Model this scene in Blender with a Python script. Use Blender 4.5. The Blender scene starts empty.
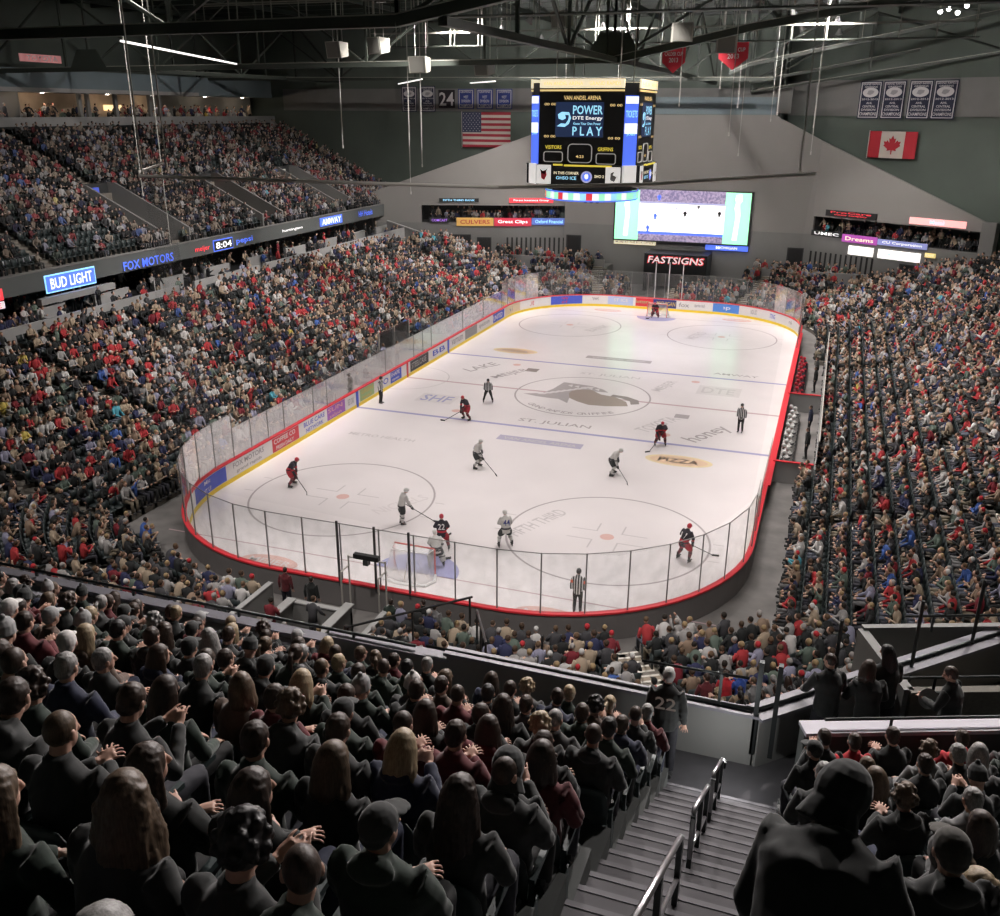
import bpy, math, random
import numpy as np
from mathutils import Vector, Matrix, noise

# ------------------------------------------------------------------ camera, world, exposure, lights
sc = bpy.context.scene
COL = sc.collection
random.seed(11)
RNG = np.random.default_rng(7)
CAM = (14.6666, -58.1333, 17.9488); YAW = -0.3395; PITCH = 0.3601; ROLL = 0.0058; FPX = 921.35


def setup_camera():
    cd = bpy.data.cameras.new('camera'); co = bpy.data.objects.new('camera', cd); COL.objects.link(co)
    cd.sensor_fit = 'HORIZONTAL'; cd.sensor_width = 36.0; cd.lens = 36.0 * FPX / 1000.0
    cd.clip_start = 0.05; cd.clip_end = 400
    fw = Vector((math.sin(YAW) * math.cos(PITCH), math.cos(YAW) * math.cos(PITCH), -math.sin(PITCH)))
    rt = Vector((math.cos(YAW), -math.sin(YAW), 0)); up = rt.cross(fw)
    r2 = math.cos(ROLL) * rt + math.sin(ROLL) * up; u2 = -math.sin(ROLL) * rt + math.cos(ROLL) * up
    m = Matrix((r2, u2, -fw)).transposed().to_4x4(); m.translation = Vector(CAM)
    co.matrix_world = m
    sc.camera = co
    return fw, r2, u2


CF, CR, CU = setup_camera()


def proj(p):
    d = Vector(p) - Vector(CAM); z = d.dot(CF)
    if z < 0.05: return (-9999, -9999, z)
    return (500 + FPX * d.dot(CR) / z, 458 - FPX * d.dot(CU) / z, z)


def in_view(p, m=80):
    u, v, z = proj(p)
    return z > 0.3 and -m < u < 1000 + m and -m < v < 916 + m


w = bpy.data.worlds.new('world'); sc.world = w; w.use_nodes = True
w.node_tree.nodes['Background'].inputs[0].default_value = (0.5, 0.75, 0.62, 1)
w.node_tree.nodes['Background'].inputs[1].default_value = 0.009
sc.view_settings.view_transform = 'Standard'; sc.view_settings.look = 'None'
sc.view_settings.exposure = 0.0; sc.view_settings.gamma = 1.0; sc.view_settings.use_curve_mapping = False
sc.cycles.use_denoising = True
sc.cycles.max_bounces = 6; sc.cycles.diffuse_bounces = 3; sc.cycles.glossy_bounces = 3
sc.cycles.transparent_max_bounces = 24; sc.cycles.transmission_bounces = 4
sc.cycles.sample_clamp_indirect = 4.0; sc.cycles.caustics_reflective = False; sc.cycles.caustics_refractive = False

LAMP_W = 3900.0        # one rink lamp
LAMP_COL = (1.0, 0.925, 0.9)
LAMP_SPOTS = [(x, y) for y in (-24, -13, -2, 9, 20, 31) for x in (-13, -4.5, 4.5, 13)]
STAND_W = 19000.0        # one stand floodlight


# ------------------------------------------------------------------ materials
_M = {}


def mat(name, col=(0.5, 0.5, 0.5), rough=0.6, metal=0.0, emit=0.0, spec=0.5, bump=0.0, scale=20.0, var=0.0, objcol=False, attr=None, noise_detail=3.0, sheen=0.0):
    if name in _M: return _M[name]
    m = bpy.data.materials.new(name); m.use_nodes = True
    nt = m.node_tree; b = nt.nodes['Principled BSDF']
    c = (*col, 1)
    b.inputs['Base Color'].default_value = c; b.inputs['Roughness'].default_value = rough
    b.inputs['Metallic'].default_value = metal; b.inputs['Specular IOR Level'].default_value = spec
    src = None
    if objcol:
        oi = nt.nodes.new('ShaderNodeObjectInfo'); src = oi.outputs['Color']
    if attr:
        at = nt.nodes.new('ShaderNodeAttribute'); at.attribute_name = attr; src = at.outputs['Color']
    tc = nt.nodes.new('ShaderNodeTexCoord'); nz = nt.nodes.new('ShaderNodeTexNoise')
    nz.inputs['Scale'].default_value = scale; nz.inputs['Detail'].default_value = noise_detail
    nt.links.new(tc.outputs['Object'], nz.inputs['Vector'])
    if var > 0:
        mx = nt.nodes.new('ShaderNodeMix'); mx.data_type = 'RGBA'; mx.blend_type = 'MULTIPLY'
        mx.inputs[0].default_value = 1.0
        mr = nt.nodes.new('ShaderNodeMapRange'); mr.inputs[1].default_value = 0.3; mr.inputs[2].default_value = 0.7
        mr.inputs[3].default_value = 1 - var; mr.inputs[4].default_value = 1 + var * 0.3
        nt.links.new(nz.outputs[0], mr.inputs[0])
        if src: nt.links.new(src, mx.inputs[6])
        else: mx.inputs[6].default_value = c
        nt.links.new(mr.outputs[0], mx.inputs[7]); src = mx.outputs[2]
    if src: nt.links.new(src, b.inputs['Base Color'])
    if bump > 0:
        bp = nt.nodes.new('ShaderNodeBump'); bp.inputs['Strength'].default_value = bump
        nt.links.new(nz.outputs[0], bp.inputs['Height']); nt.links.new(bp.outputs[0], b.inputs['Normal'])
    if emit > 0:
        b.inputs['Emission Color'].default_value = c; b.inputs['Emission Strength'].default_value = emit
        if src: nt.links.new(src, b.inputs['Emission Color'])
    if sheen > 0:
        b.inputs['Sheen Weight'].default_value = sheen; b.inputs['Sheen Roughness'].default_value = 0.4
    _M[name] = m
    return m


def glass_mat(name, tint=(0.93, 0.95, 0.95), haze=0.05, fres=2.0):
    m = bpy.data.materials.new(name); m.use_nodes = True; nt = m.node_tree
    for n in list(nt.nodes): nt.nodes.remove(n)
    out = nt.nodes.new('ShaderNodeOutputMaterial')
    tr = nt.nodes.new('ShaderNodeBsdfTransparent'); tr.inputs[0].default_value = (*tint, 1)
    gl = nt.nodes.new('ShaderNodeBsdfGlossy'); gl.inputs['Roughness'].default_value = 0.12; gl.inputs[0].default_value = (0.95, 0.95, 0.95, 1)
    df = nt.nodes.new('ShaderNodeBsdfDiffuse'); df.inputs[0].default_value = (0.7, 0.7, 0.7, 1)
    tl = nt.nodes.new('ShaderNodeBsdfTranslucent'); tl.inputs[0].default_value = (0.7, 0.7, 0.7, 1)
    ad = nt.nodes.new('ShaderNodeMixShader'); ad.inputs[0].default_value = 0.5
    nt.links.new(df.outputs[0], ad.inputs[1]); nt.links.new(tl.outputs[0], ad.inputs[2])
    tc = nt.nodes.new('ShaderNodeTexCoord'); nz = nt.nodes.new('ShaderNodeTexNoise'); nz.inputs['Scale'].default_value = 2.2; nz.inputs['Detail'].default_value = 6
    nt.links.new(tc.outputs['Object'], nz.inputs['Vector'])
    mr = nt.nodes.new('ShaderNodeMapRange'); mr.inputs[1].default_value = 0.35; mr.inputs[2].default_value = 0.7
    mr.inputs[3].default_value = haze * 0.5; mr.inputs[4].default_value = haze * 1.6
    nt.links.new(nz.outputs[0], mr.inputs[0])
    m1 = nt.nodes.new('ShaderNodeMixShader'); nt.links.new(mr.outputs[0], m1.inputs[0])
    nt.links.new(tr.outputs[0], m1.inputs[1]); nt.links.new(ad.outputs[0], m1.inputs[2])
    fr = nt.nodes.new('ShaderNodeFresnel'); fr.inputs['IOR'].default_value = 1.45
    mu = nt.nodes.new('ShaderNodeMath'); mu.operation = 'MULTIPLY'; mu.inputs[1].default_value = fres; mu.use_clamp = True
    nt.links.new(fr.outputs[0], mu.inputs[0])
    m2 = nt.nodes.new('ShaderNodeMixShader'); nt.links.new(mu.outputs[0], m2.inputs[0])
    nt.links.new(m1.outputs[0], m2.inputs[1]); nt.links.new(gl.outputs[0], m2.inputs[2])
    nt.links.new(m2.outputs[0], out.inputs[0])
    return m


def net_mat(name, cover, col=(0.25, 0.25, 0.25)):
    m = bpy.data.materials.new(name); m.use_nodes = True; nt = m.node_tree
    for n in list(nt.nodes): nt.nodes.remove(n)
    out = nt.nodes.new('ShaderNodeOutputMaterial'); tr = nt.nodes.new('ShaderNodeBsdfTransparent')
    df = nt.nodes.new('ShaderNodeBsdfDiffuse'); df.inputs[0].default_value = (*col, 1)
    mx = nt.nodes.new('ShaderNodeMixShader'); mx.inputs[0].default_value = cover
    nt.links.new(tr.outputs[0], mx.inputs[1]); nt.links.new(df.outputs[0], mx.inputs[2]); nt.links.new(mx.outputs[0], out.inputs[0])
    return m


# ------------------------------------------------------------------ object helpers
def tag(o, label=None, cat=None, group=None, kind=None):
    if label: o['label'] = label
    if cat: o['category'] = cat
    if group: o['group'] = group
    if kind: o['kind'] = kind
    return o


def empty(name, loc=(0, 0, 0), rz=0.0):
    o = bpy.data.objects.new(name, None); COL.objects.link(o); o.location = loc; o.rotation_euler = (0, 0, rz)
    o.empty_display_size = 0.1
    return o


def frame(t, ref=(1, 0, 0)):
    t = np.array(t, float); t /= (np.linalg.norm(t) + 1e-9); r = np.array(ref, float)
    if abs(t @ r) > 0.95: r = np.array((0, 0, 1.0)) if abs(t[2]) < 0.9 else np.array((0, 1.0, 0))
    s = r - (r @ t) * t; s /= np.linalg.norm(s); o = np.cross(t, s)
    return s, o


class MB:
    def __init__(s): s.v = []; s.f = []; s.m = []; s.mats = []
    def mi(s, m):
        if m is None: return 0
        if m not in s.mats: s.mats.append(m)
        return s.mats.index(m)
    def add(s, vs, fs, m=None):
        b = len(s.v); k = s.mi(m); s.v.extend([tuple(map(float, q)) for q in vs])
        for f in fs: s.f.append(tuple(b + i for i in f)); s.m.append(k)
    def box(s, lo, hi, m=None):
        x0, y0, z0 = lo; x1, y1, z1 = hi
        s.add([(x0, y0, z0), (x1, y0, z0), (x1, y1, z0), (x0, y1, z0), (x0, y0, z1), (x1, y0, z1), (x1, y1, z1), (x0, y1, z1)],
              [(0, 3, 2, 1), (4, 5, 6, 7), (0, 1, 5, 4), (1, 2, 6, 5), (2, 3, 7, 6), (3, 0, 4, 7)], m)
    def obox(s, c, ax, ay, az, m=None):   # centre and three half vectors
        c, ax, ay, az = map(np.array, (c, ax, ay, az)); vs = []
        for k in (-1, 1):
            for i, j in ((-1, -1), (1, -1), (1, 1), (-1, 1)): vs.append(c + i * ax + j * ay + k * az)
        s.add(vs, [(0, 3, 2, 1), (4, 5, 6, 7), (0, 1, 5, 4), (1, 2, 6, 5), (2, 3, 7, 6), (3, 0, 4, 7)], m)
    def bar(s, a, b, w, h=None, m=None, ref=(1, 0, 0)):
        a = np.array(a, float); b = np.array(b, float); sd, o = frame(b - a, ref); h = h or w
        s.obox((a + b) / 2, sd * w / 2, o * h / 2, (b - a) / 2, m)
    def loft(s, path, rad, n=8, m=None, ref=(1, 0, 0), cap=True):
        P = [np.array(p, float) for p in path]; base = len(s.v); vs = []; fs = []
        for i, p in enumerate(P):
            t = P[min(i + 1, len(P) - 1)] - P[max(i - 1, 0)]
            sd, o = frame(t, ref); r = rad[i] if isinstance(rad, (list, tuple)) else rad
            ra, rb = (r if isinstance(r, (list, tuple)) else (r, r))
            for k in range(n):
                a = 2 * math.pi * (k + 0.5) / n; vs.append(p + sd * ra * math.cos(a) + o * rb * math.sin(a))
        L = len(P)
        for i in range(L - 1):
            for k in range(n):
                k2 = (k + 1) % n; fs.append((i * n + k, i * n + k2, (i + 1) * n + k2, (i + 1) * n + k))
        if cap: fs.append(tuple(reversed(range(n)))); fs.append(tuple((L - 1) * n + k for k in range(n)))
        s.add(vs, fs, m)
    def tube(s, path, r, n=6, m=None, closed=False):
        P = [np.array(p, float) for p in path]
        if closed: P = P + [P[0]]
        s.loft(P, r, n, m)
    def ell(s, c, r, n=12, k=7, m=None, M=None):
        vs = []; fs = []
        for i in range(1, k):
            th = math.pi * i / k
            for j in range(n):
                a = 2 * math.pi * j / n
                vs.append((r[0] * math.sin(th) * math.cos(a), r[1] * math.sin(th) * math.sin(a), -r[2] * math.cos(th)))
        b = len(vs); vs.append((0, 0, -r[2])); vs.append((0, 0, r[2]))
        for i in range(k - 2):
            for j in range(n):
                j2 = (j + 1) % n; fs.append((i * n + j, i * n + j2, (i + 1) * n + j2, (i + 1) * n + j))
        for j in range(n):
            j2 = (j + 1) % n; fs.append((b, j2, j)); fs.append((b + 1, (k - 2) * n + j, (k - 2) * n + j2))
        out = []
        for q in vs:
            q = Vector(q)
            if M is not None: q = M @ q
            out.append(q + Vector(c))
        s.add(out, fs, m)
    def poly(s, pts, m=None, th=None):    # planar polygon, optional extrusion vector
        if th is None: s.add(pts, [tuple(range(len(pts)))], m); return
        n = len(pts); t = np.array(th, float); q = [np.array(p, float) for p in pts]
        fs = [tuple(range(n)), tuple(reversed(range(n, 2 * n)))] + [(i, i + n, (i + 1) % n + n, (i + 1) % n) for i in range(n)]
        s.add(q + [p + t for p in q], fs, m)
    def text(s, body, o, right, up, h, m=None, width=None, align='C', lift=0.0, shear=0.0):
        vs, fs = text_geo(body)
        if not vs: return
        a = np.array(vs); x0, x1 = a[:, 0].min(), a[:, 0].max(); y0, y1 = a[:, 1].min(), a[:, 1].max()
        k = h / (y1 - y0); kx = (width / (x1 - x0)) if width else k
        r = np.array(right, float); u = np.array(up, float); nn = np.cross(r, u)
        cx = {'C': (x0 + x1) / 2, 'L': x0, 'R': x1}[align]
        pts = [np.array(o, float) + r * ((p[0] - cx) * kx + shear * (p[1] - y0) * k) + u * ((p[1] - y0) * k - h / 2) + nn * lift for p in a]
        s.add(pts, fs, m)
    def build(s, name, m=None, parent=None, smooth=False, loc=None):
        me = bpy.data.meshes.new(name); me.from_pydata(s.v, [], s.f)
        ms = s.mats if s.mats else ([m] if m else [])
        for q in ms: me.materials.append(q)
        if s.mats: me.polygons.foreach_set('material_index', s.m)
        if smooth: me.polygons.foreach_set('use_smooth', [True] * len(me.polygons))
        me.update()
        o = bpy.data.objects.new(name, me); COL.objects.link(o)
        if parent is not None: o.parent = parent
        if loc: o.location = loc
        return o


_TXT = {}


def text_geo(body):
    if body in _TXT: return _TXT[body]
    cu = bpy.data.curves.new('t', 'FONT'); cu.body = body; cu.size = 1.0; cu.resolution_u = 2; cu.offset = 0.012
    ob = bpy.data.objects.new('t', cu); me = ob.to_mesh()
    vs = [tuple(v.co[:2]) + (0,) for v in me.vertices]; fs = [tuple(p.vertices) for p in me.polygons]
    ob.to_mesh_clear(); bpy.data.objects.remove(ob); bpy.data.curves.remove(cu)
    _TXT[body] = (vs, fs)
    return _TXT[body]


def copy_tree(o, parent=None):
    c = o.copy(); COL.objects.link(c)
    if parent is not None: c.parent = parent
    for ch in list(o.children): copy_tree(ch, c)
    return c


def remesh(mb, name, voxel=0.015, smooth=4, disp=0.0, dscale=9.0, mats=()):
    me = bpy.data.meshes.new(name); me.from_pydata(mb.v, [], mb.f); me.update()
    ob = bpy.data.objects.new(name, me); COL.objects.link(ob)
    r = ob.modifiers.new('r', 'REMESH'); r.mode = 'VOXEL'; r.voxel_size = voxel; r.use_smooth_shade = True
    if smooth:
        s = ob.modifiers.new('s', 'SMOOTH'); s.factor = 0.5; s.iterations = smooth
    dg = bpy.context.evaluated_depsgraph_get(); ev = ob.evaluated_get(dg)
    out = bpy.data.meshes.new_from_object(ev, depsgraph=dg); out.name = name
    bpy.data.objects.remove(ob); bpy.data.meshes.remove(me)
    if disp > 0:
        for v in out.vertices:
            n = v.normal; q = noise.noise(v.co * dscale) + 0.5 * noise.noise(v.co * dscale * 2.3)
            v.co += n * (q * disp)
    out.materials.clear()
    for m in mats: out.materials.append(m)
    out.polygons.foreach_set('use_smooth', [True] * len(out.polygons)); out.update()
    return out


def ORD(n):
    w = ['first', 'second', 'third', 'fourth', 'fifth', 'sixth', 'seventh', 'eighth', 'ninth', 'tenth', 'eleventh', 'twelfth', 'thirteenth', 'fourteenth',
         'fifteenth', 'sixteenth', 'seventeenth', 'eighteenth', 'nineteenth', 'twentieth']
    t = ['', '', 'twenty', 'thirty', 'forty', 'fifty', 'sixty']
    if n <= 20: return w[n - 1]
    if n % 10 == 0: return t[n // 10][:-1] + 'ieth'
    return t[n // 10] + '-' + w[n % 10 - 1]
# ------------------------------------------------------------------ colours
M_CONC = mat('concrete', (0.2, 0.19, 0.18), 0.85, var=0.35, scale=0.8, bump=0.05)
M_TREAD = mat('stand_concrete', (0.22, 0.2, 0.17), 0.85, var=0.3, scale=0.9)
M_TAN = mat('tan_step', (0.34, 0.29, 0.22), 0.8, var=0.2, scale=1.5)
M_NOSE = mat('pale_nosing', (0.75, 0.72, 0.64), 0.6)
M_WALLD = mat('dark_grey_paint', (0.11, 0.135, 0.115), 0.8, var=0.12, scale=0.25)
M_WALLL = mat('mid_grey_paint', (0.26, 0.25, 0.235), 0.8, var=0.08, scale=0.2)
M_WALLM = mat('grey_block_paint', (0.21, 0.21, 0.2), 0.8, var=0.1, scale=0.4)
M_LEDGE = mat('pale_ledge_paint', (0.36, 0.36, 0.35), 0.6, var=0.1, scale=1.0)
M_BLUEG = mat('slate_blue_paint', (0.17, 0.22, 0.24), 0.7, var=0.1, scale=0.4)
M_STEEL = mat('dark_steel', (0.03, 0.04, 0.033), 0.5, 0.0, var=0.2, scale=3)
M_PALES = mat('pale_steel', (0.5, 0.48, 0.44), 0.5, 0.3)
M_BLACK = mat('black', (0.012, 0.012, 0.012), 0.6)
M_CHAR = mat('charcoal', (0.035, 0.037, 0.037), 0.6)
M_WHITE = mat('white_paint', (0.8, 0.78, 0.77), 0.5)
M_RED = mat('red_paint', (0.72, 0.035, 0.05), 0.45)
M_YEL = mat('yellow_kick', (0.85, 0.62, 0.03), 0.45)
M_ROOF = mat('roof_deck', (0.42, 0.5, 0.43), 0.9, var=0.3, scale=0.15)
M_NAVY = mat('navy', (0.03, 0.04, 0.2), 0.5)
M_BLUE = mat('blue_print', (0.06, 0.1, 0.55), 0.5)
M_REDP = mat('red_print', (0.65, 0.04, 0.06), 0.5)
M_GREYP = mat('grey_print', (0.33, 0.32, 0.33), 0.5)

HW, HL, RC = 12.95, 30.48, 8.5


def sdf(x, y):
    qx, qy = abs(x) - (HW - RC), abs(y) - (HL - RC)
    return math.hypot(max(qx, 0), max(qy, 0)) + min(max(qx, qy), 0) - RC


def loop(d, step=1.0):
    """points (x, y, nx, ny) round the rink at a distance d outside the boards, counter-clockwise from the middle of the far end"""
    out = []; cx, cy, r = HW - RC, HL - RC, RC + d
    def line(a, b, n):
        L = math.dist(a, b); k = max(1, round(L / step))
        for i in range(k): t = i / k; out.append((a[0] + (b[0] - a[0]) * t, a[1] + (b[1] - a[1]) * t, n[0], n[1]))
    def arc(c, a0):
        k = max(6, round(r * math.pi / 2 / step))
        for i in range(k): a = a0 + math.pi / 2 * i / k; out.append((c[0] + r * math.cos(a), c[1] + r * math.sin(a), math.cos(a), math.sin(a)))
    line((0, HL + d), (-cx, HL + d), (0, 1)); arc((-cx, cy), math.pi / 2)
    line((-HW - d, cy), (-HW - d, -cy), (-1, 0)); arc((-cx, -cy), math.pi)
    line((-cx, -HL - d), (cx, -HL - d), (0, -1)); arc((cx, -cy), 1.5 * math.pi)
    line((HW + d, -cy), (HW + d, cy), (1, 0)); arc((cx, cy), 0); line((cx, HL + d), (0, HL + d), (0, 1))
    return out


LWO, LWD = (-13.7, 44.6), (-.94, -.3412)
RWO, RWD = (12.4, 44.0), (.8613, -.5082)


def wn(d): return (-d[1], d[0]) if d[0] * 1 < 0 and d[0] > -.99 else ((d[1], -d[0]) if d[0] > 0 else (0, -1))
def wpt(o, d, s, out=0.0): n = wn(d); return (o[0] + d[0] * s + n[0] * out, o[1] + d[1] * s + n[1] * out)
def wbox(b, o, d, s0, s1, z0, z1, back0, back1, m):
    """box on a wall line; back0/back1 are depths behind the wall face (negative stands proud)"""
    n = wn(d); c = wpt(o, d, (s0 + s1) / 2, -(back0 + back1) / 2)
    b.obox((c[0], c[1], (z0 + z1) / 2), (d[0] * (s1 - s0) / 2, d[1] * (s1 - s0) / 2, 0), (n[0] * (back1 - back0) / 2, n[1] * (back1 - back0) / 2, 0), (0, 0, (z1 - z0) / 2), m)


# ------------------------------------------------------------------ floor, walls, ceiling
def setting():
    b = MB(); b.box((-56, -66, -0.5), (60, 46, -0.02), M_CONC)
    tag(b.build('floor'), kind='structure')
    # far end: a centre wall, two wings turned towards the rink with a suite in each, and the dark wall behind them
    f = MB()
    f.poly([(-13.9, 44.0, -0.1), (12.5, 44.0, -0.1), (12.5, 44.0, 15.35), (7.6, 44.0, 17.75), (-5.2, 44.0, 17.7), (-13.9, 44.0, 16.3)], M_WALLL, (0, 0.4, 0))
    f.box((-13.9, 43.93, -0.1), (12.5, 43.99, 6.3), M_WALLM)
    f.box((-5.2, 43.7, 17.75), (7.7, 44.3, 19.4), M_BLUEG)
    f.box((-56, 46, -0.1), (8.0, 46.5, 27.5), M_WALLD); f.box((7.8, 46, -0.1), (8.2, 50.2, 27.5), M_WALLD); f.box((-50, 45.6, 17.9), (9, 46.0, 20.3), M_WALLM)
    wbox(f, (8, 50.0), RWD, -7, 56, -0.1, 27.5, 0, .5, M_WALLD); wbox(f, (8, 50.0), RWD, -1, 56, 17.7, 21.0, -.35, 0, M_WALLM)
    tag(f.build('wall_far'), kind='structure')
    for nm, (o_, d_, SL, z0, top, k) in dict(wall_far_left=(LWO, LWD, 22, 6.2, [(0, 16.4), (4.4, 15.5), (22, 9.4)], -1), wall_far_right=(RWO, RWD, 18.4, 6.2, [(0, 15.35), (.95, 15.0), (17.14, 8.98), (18.4, 8.9)], 1)).items():
        q = MB(); S0, S1 = (.1, 16.4) if k < 0 else (.15, 17.15)
        wbox(q, o_, d_, 0, SL, -0.1, 6.2, 0, .3, M_WALLM); wbox(q, o_, d_, 0, S0, 6.2, 8.08, 0, .3, M_WALLL); wbox(q, o_, d_, S1, SL, 6.2, 8.08, 0, .3, M_WALLL)
        pts = [wpt(o_, d_, s_, 0) + (z_,) for s_, z_ in [(0, 8.08)] + top + [(SL, 8.08)]]; n_ = wn(d_); q.poly(pts, M_WALLL, (-n_[0] * .3, -n_[1] * .3, 0))
        # the recess of the suite
        wbox(q, o_, d_, S0, S1, 6.2, 8.08, 3.2, 3.4, M_BLACK); wbox(q, o_, d_, S0 - .1, S1 + .1, 6.0, 6.2, .3, 3.3, M_CHAR); wbox(q, o_, d_, S0 - .1, S1 + .1, 8.08, 8.3, .3, 3.3, M_BLACK)
        wbox(q, o_, d_, S0 - .2, S0, 6.2, 8.08, .3, 3.3, M_CHAR); wbox(q, o_, d_, S1, S1 + .2, 6.2, 8.08, .3, 3.3, M_CHAR)
        a0, a1 = (.3, 7.2) if k < 0 else (.2, 7.6)
        for i in range(13): s_ = a0 + (a1 - a0) * i / 13; wbox(q, o_, d_, s_, s_ + .2, 2.8, 4.6, -.03, 0, M_BLACK)
        tag(q.build(nm), kind='structure')
        if k > 0: p_ = MB(); wbox(p_, o_, d_, 17.15, 18.4, 0, 9.0, -.5, 0, M_WALLM); tag(p_.build('trim_pier'), kind='structure')
    doors = [(LWO, LWD, 11.0, 13.25, 3.1, 4.8), (LWO, LWD, 8.7, 10.1, 3.1, 4.5), ((12.4, 44), (-1, 0), 24.4, 25.9, 2.3, 4.9), ((12.4, 44), (-1, 0), .6, 2.0, 2.3, 4.7), (RWO, RWD, 10.1, 11.3, 2.4, 4.35)]
    for n, (o_, d_, s0, s1, z0, z1) in enumerate(doors):
        d = MB(); wbox(d, o_, d_, s0, s1, z0, z1, -.1, .02, M_BLACK); wbox(d, o_, d_, s0 - .12, s0, z0, z1, -.12, 0, M_CHAR); wbox(d, o_, d_, s1, s1 + .12, z0, z1, -.12, 0, M_CHAR); wbox(d, o_, d_, s0 - .12, s1 + .12, z1, z1 + .12, -.12, 0, M_CHAR)
        tag(d.build('door_%d' % (n + 1)), kind='structure')
    c = MB(); c.box((-56, -66, 27.5), (60, 46, 27.9), M_ROOF)
    for i in range(28):
        y = -60 + i * 3.9; c.box((-56, y, 27.1), (60, y + 0.18, 27.5), M_STEEL)
    for i in range(10):
        x = -50 + i * 11.3; c.box((x, -66, 26.7), (x + 0.25, 46, 27.1), M_STEEL)
    tag(c.build('ceiling'), kind='structure')
    # left wall with the row of suites above the upper stand
    s = MB(); X = -50.6
    s.box((X - 6, -60, -0.1), (X - 5.5, 46, 27.5), M_WALLD)
    s.box((X - 5.5, -60, 16.3), (X, 44, 16.55), M_CHAR)                      # suite floor
    s.box((X - 0.15, -60, 16.5), (X + 0.25, 44, 17.25), M_LEDGE)             # pale ledge
    s.box((X - 5.5, -60, 19.25), (X, 44, 19.5), M_CHAR)
    s.box((X - 0.1, -60, 19.25), (X + 0.1, 30, 19.6), M_LEDGE)
    s.box((X - 0.1, 30, 19.25), (X + 0.1, 44, 19.6), M_BLUEG)
    s.box((X - 0.3, -60, 19.6), (X + 0.05, 44, 21.1), M_BLUEG)
    s.box((X - 3.2, -60, 16.5), (X - 3.0, 26, 19.25), mat('suite_back_wall', (0.5, 0.38, 0.27), 0.7, var=0.3, scale=0.5))
    s.box((X - 3.2, 26, 16.5), (X - 3.0, 44, 19.25), M_WALLM)
    for y in (12.8, 13.8, 22.2, 23.6, 17.4):
        s.box((X - 0.2, y - 0.18, 17.2), (X + 0.06, y + 0.2, 19.3), M_WALLM)
    for y in (-10, -2, 6):
        s.box((X - 3.0, y, 16.5), (X - 0.2, y + 0.15, 19.3), M_WALLM)
    s.box((X - 2.95, 19.0, 17.8), (X - 2.9, 21.5, 18.3), mat('suite_lit_shelf', (1.0, 0.75, 0.4), emit=1.2))
    s.box((X - 2.95, 5.0, 17.9), (X - 2.9, 6.4, 18.6), mat('suite_tv', (0.6, 0.65, 1.0), emit=0.9))
    tag(s.build('wall_left'), kind='structure')


LZ = [0.3]
for j in range(24): LZ.append(LZ[-1] + min(0.36, 0.17 + 0.011 * j))
RUN = 0.84
NROW = 21


def row_d(j): return 1.95 + RUN * j


LEFT_AISLES = (-18.6, -9.6, -0.6, 8.4, 17.4)
BENCH_R = (-12.2, 14.5); BOX_L = (-7.5, 9.0)


def lower_ok(x, y, j):
    """is there a seat row here"""
    d = sdf(x, y)
    if y < -28.6:
        if y < -45: return False
        if -3.75 < x < 1.4 and y > -38.5: return False
        return d > 1.6
    if y > 30.48 + 9.2: return False
    if row_d(j) > 9.6 and y > 35.8: return False
    if x > 12 and y > 44 - .59 * (x - 12.4) - 1.0: return False
    if x < -13 and y > 44.6 - .363 * (-13.7 - x) - 1.0: return False
    if -8.2 < x < 6.6 and y > 36.2: return False
    if x > 0 and BENCH_R[0] < y < BENCH_R[1] and d < 2.7: return False
    if x < 0 and BOX_L[0] < y < BOX_L[1] and d < 3.2: return False
    return d > 1.5


def lower_points(step):
    """(x, y, nx, ny, j, s) of points along every row of the lower bowl"""
    out = []
    cx, cy = HW - RC, HL - RC
    for j in range(NROW):
        d = row_d(j); r = RC + d
        for sx in ((-1, 1) if j < 18 else (1,)):
            n = int((22 + 28) / step)
            for i in range(n):
                y = -28 + step * (i + 0.5)
                out.append((sx * (HW + d), y, sx, 0.0, j, y))
            k = int(r * math.pi / 2 / step)
            for i in range(k):
                a = (i + 0.5) / k * math.pi / 2
                x, y = cx + r * math.cos(a), cy + r * math.sin(a)
                out.append((sx * x, y, sx * math.cos(a), math.sin(a), j, 100 + math.degrees(a)))
                out.append((sx * x, -y, sx * math.cos(a), -math.sin(a), j, 200 + math.degrees(a)))
        n = int(2 * cx / step)
        for i in range(n):
            x = -cx + 2 * cx * (i + 0.5) / n
            out.append((x, HL + d, 0, 1, j, 300 + x)); out.append((x, -HL - d, 0, -1, j, 400 + x))
    res = []
    for p in out:
        if p[5] >= 200 and p[5] < 300 and p[1] > -29.2: continue
        if lower_ok(p[0], p[1], p[4]): res.append(p)
    return res


def is_aisle(x, y, nx, ny, j, s):
    if s < 100:
        for a in LEFT_AISLES:
            if abs(y - a) < 0.62: return True
        return False
    if s < 200: return any(abs((s - 100) - a) * math.pi / 180 * (RC + row_d(j)) < 0.6 for a in (22, 50, 76))
    if s < 300: return any(abs((s - 200) - a) * math.pi / 180 * (RC + row_d(j)) < 0.6 for a in (30, 60))
    if s < 400: return abs(s - 300) < 0.5
    return 6.9 < x < 8.4 or abs(x + 7.4) < 0.6


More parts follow.
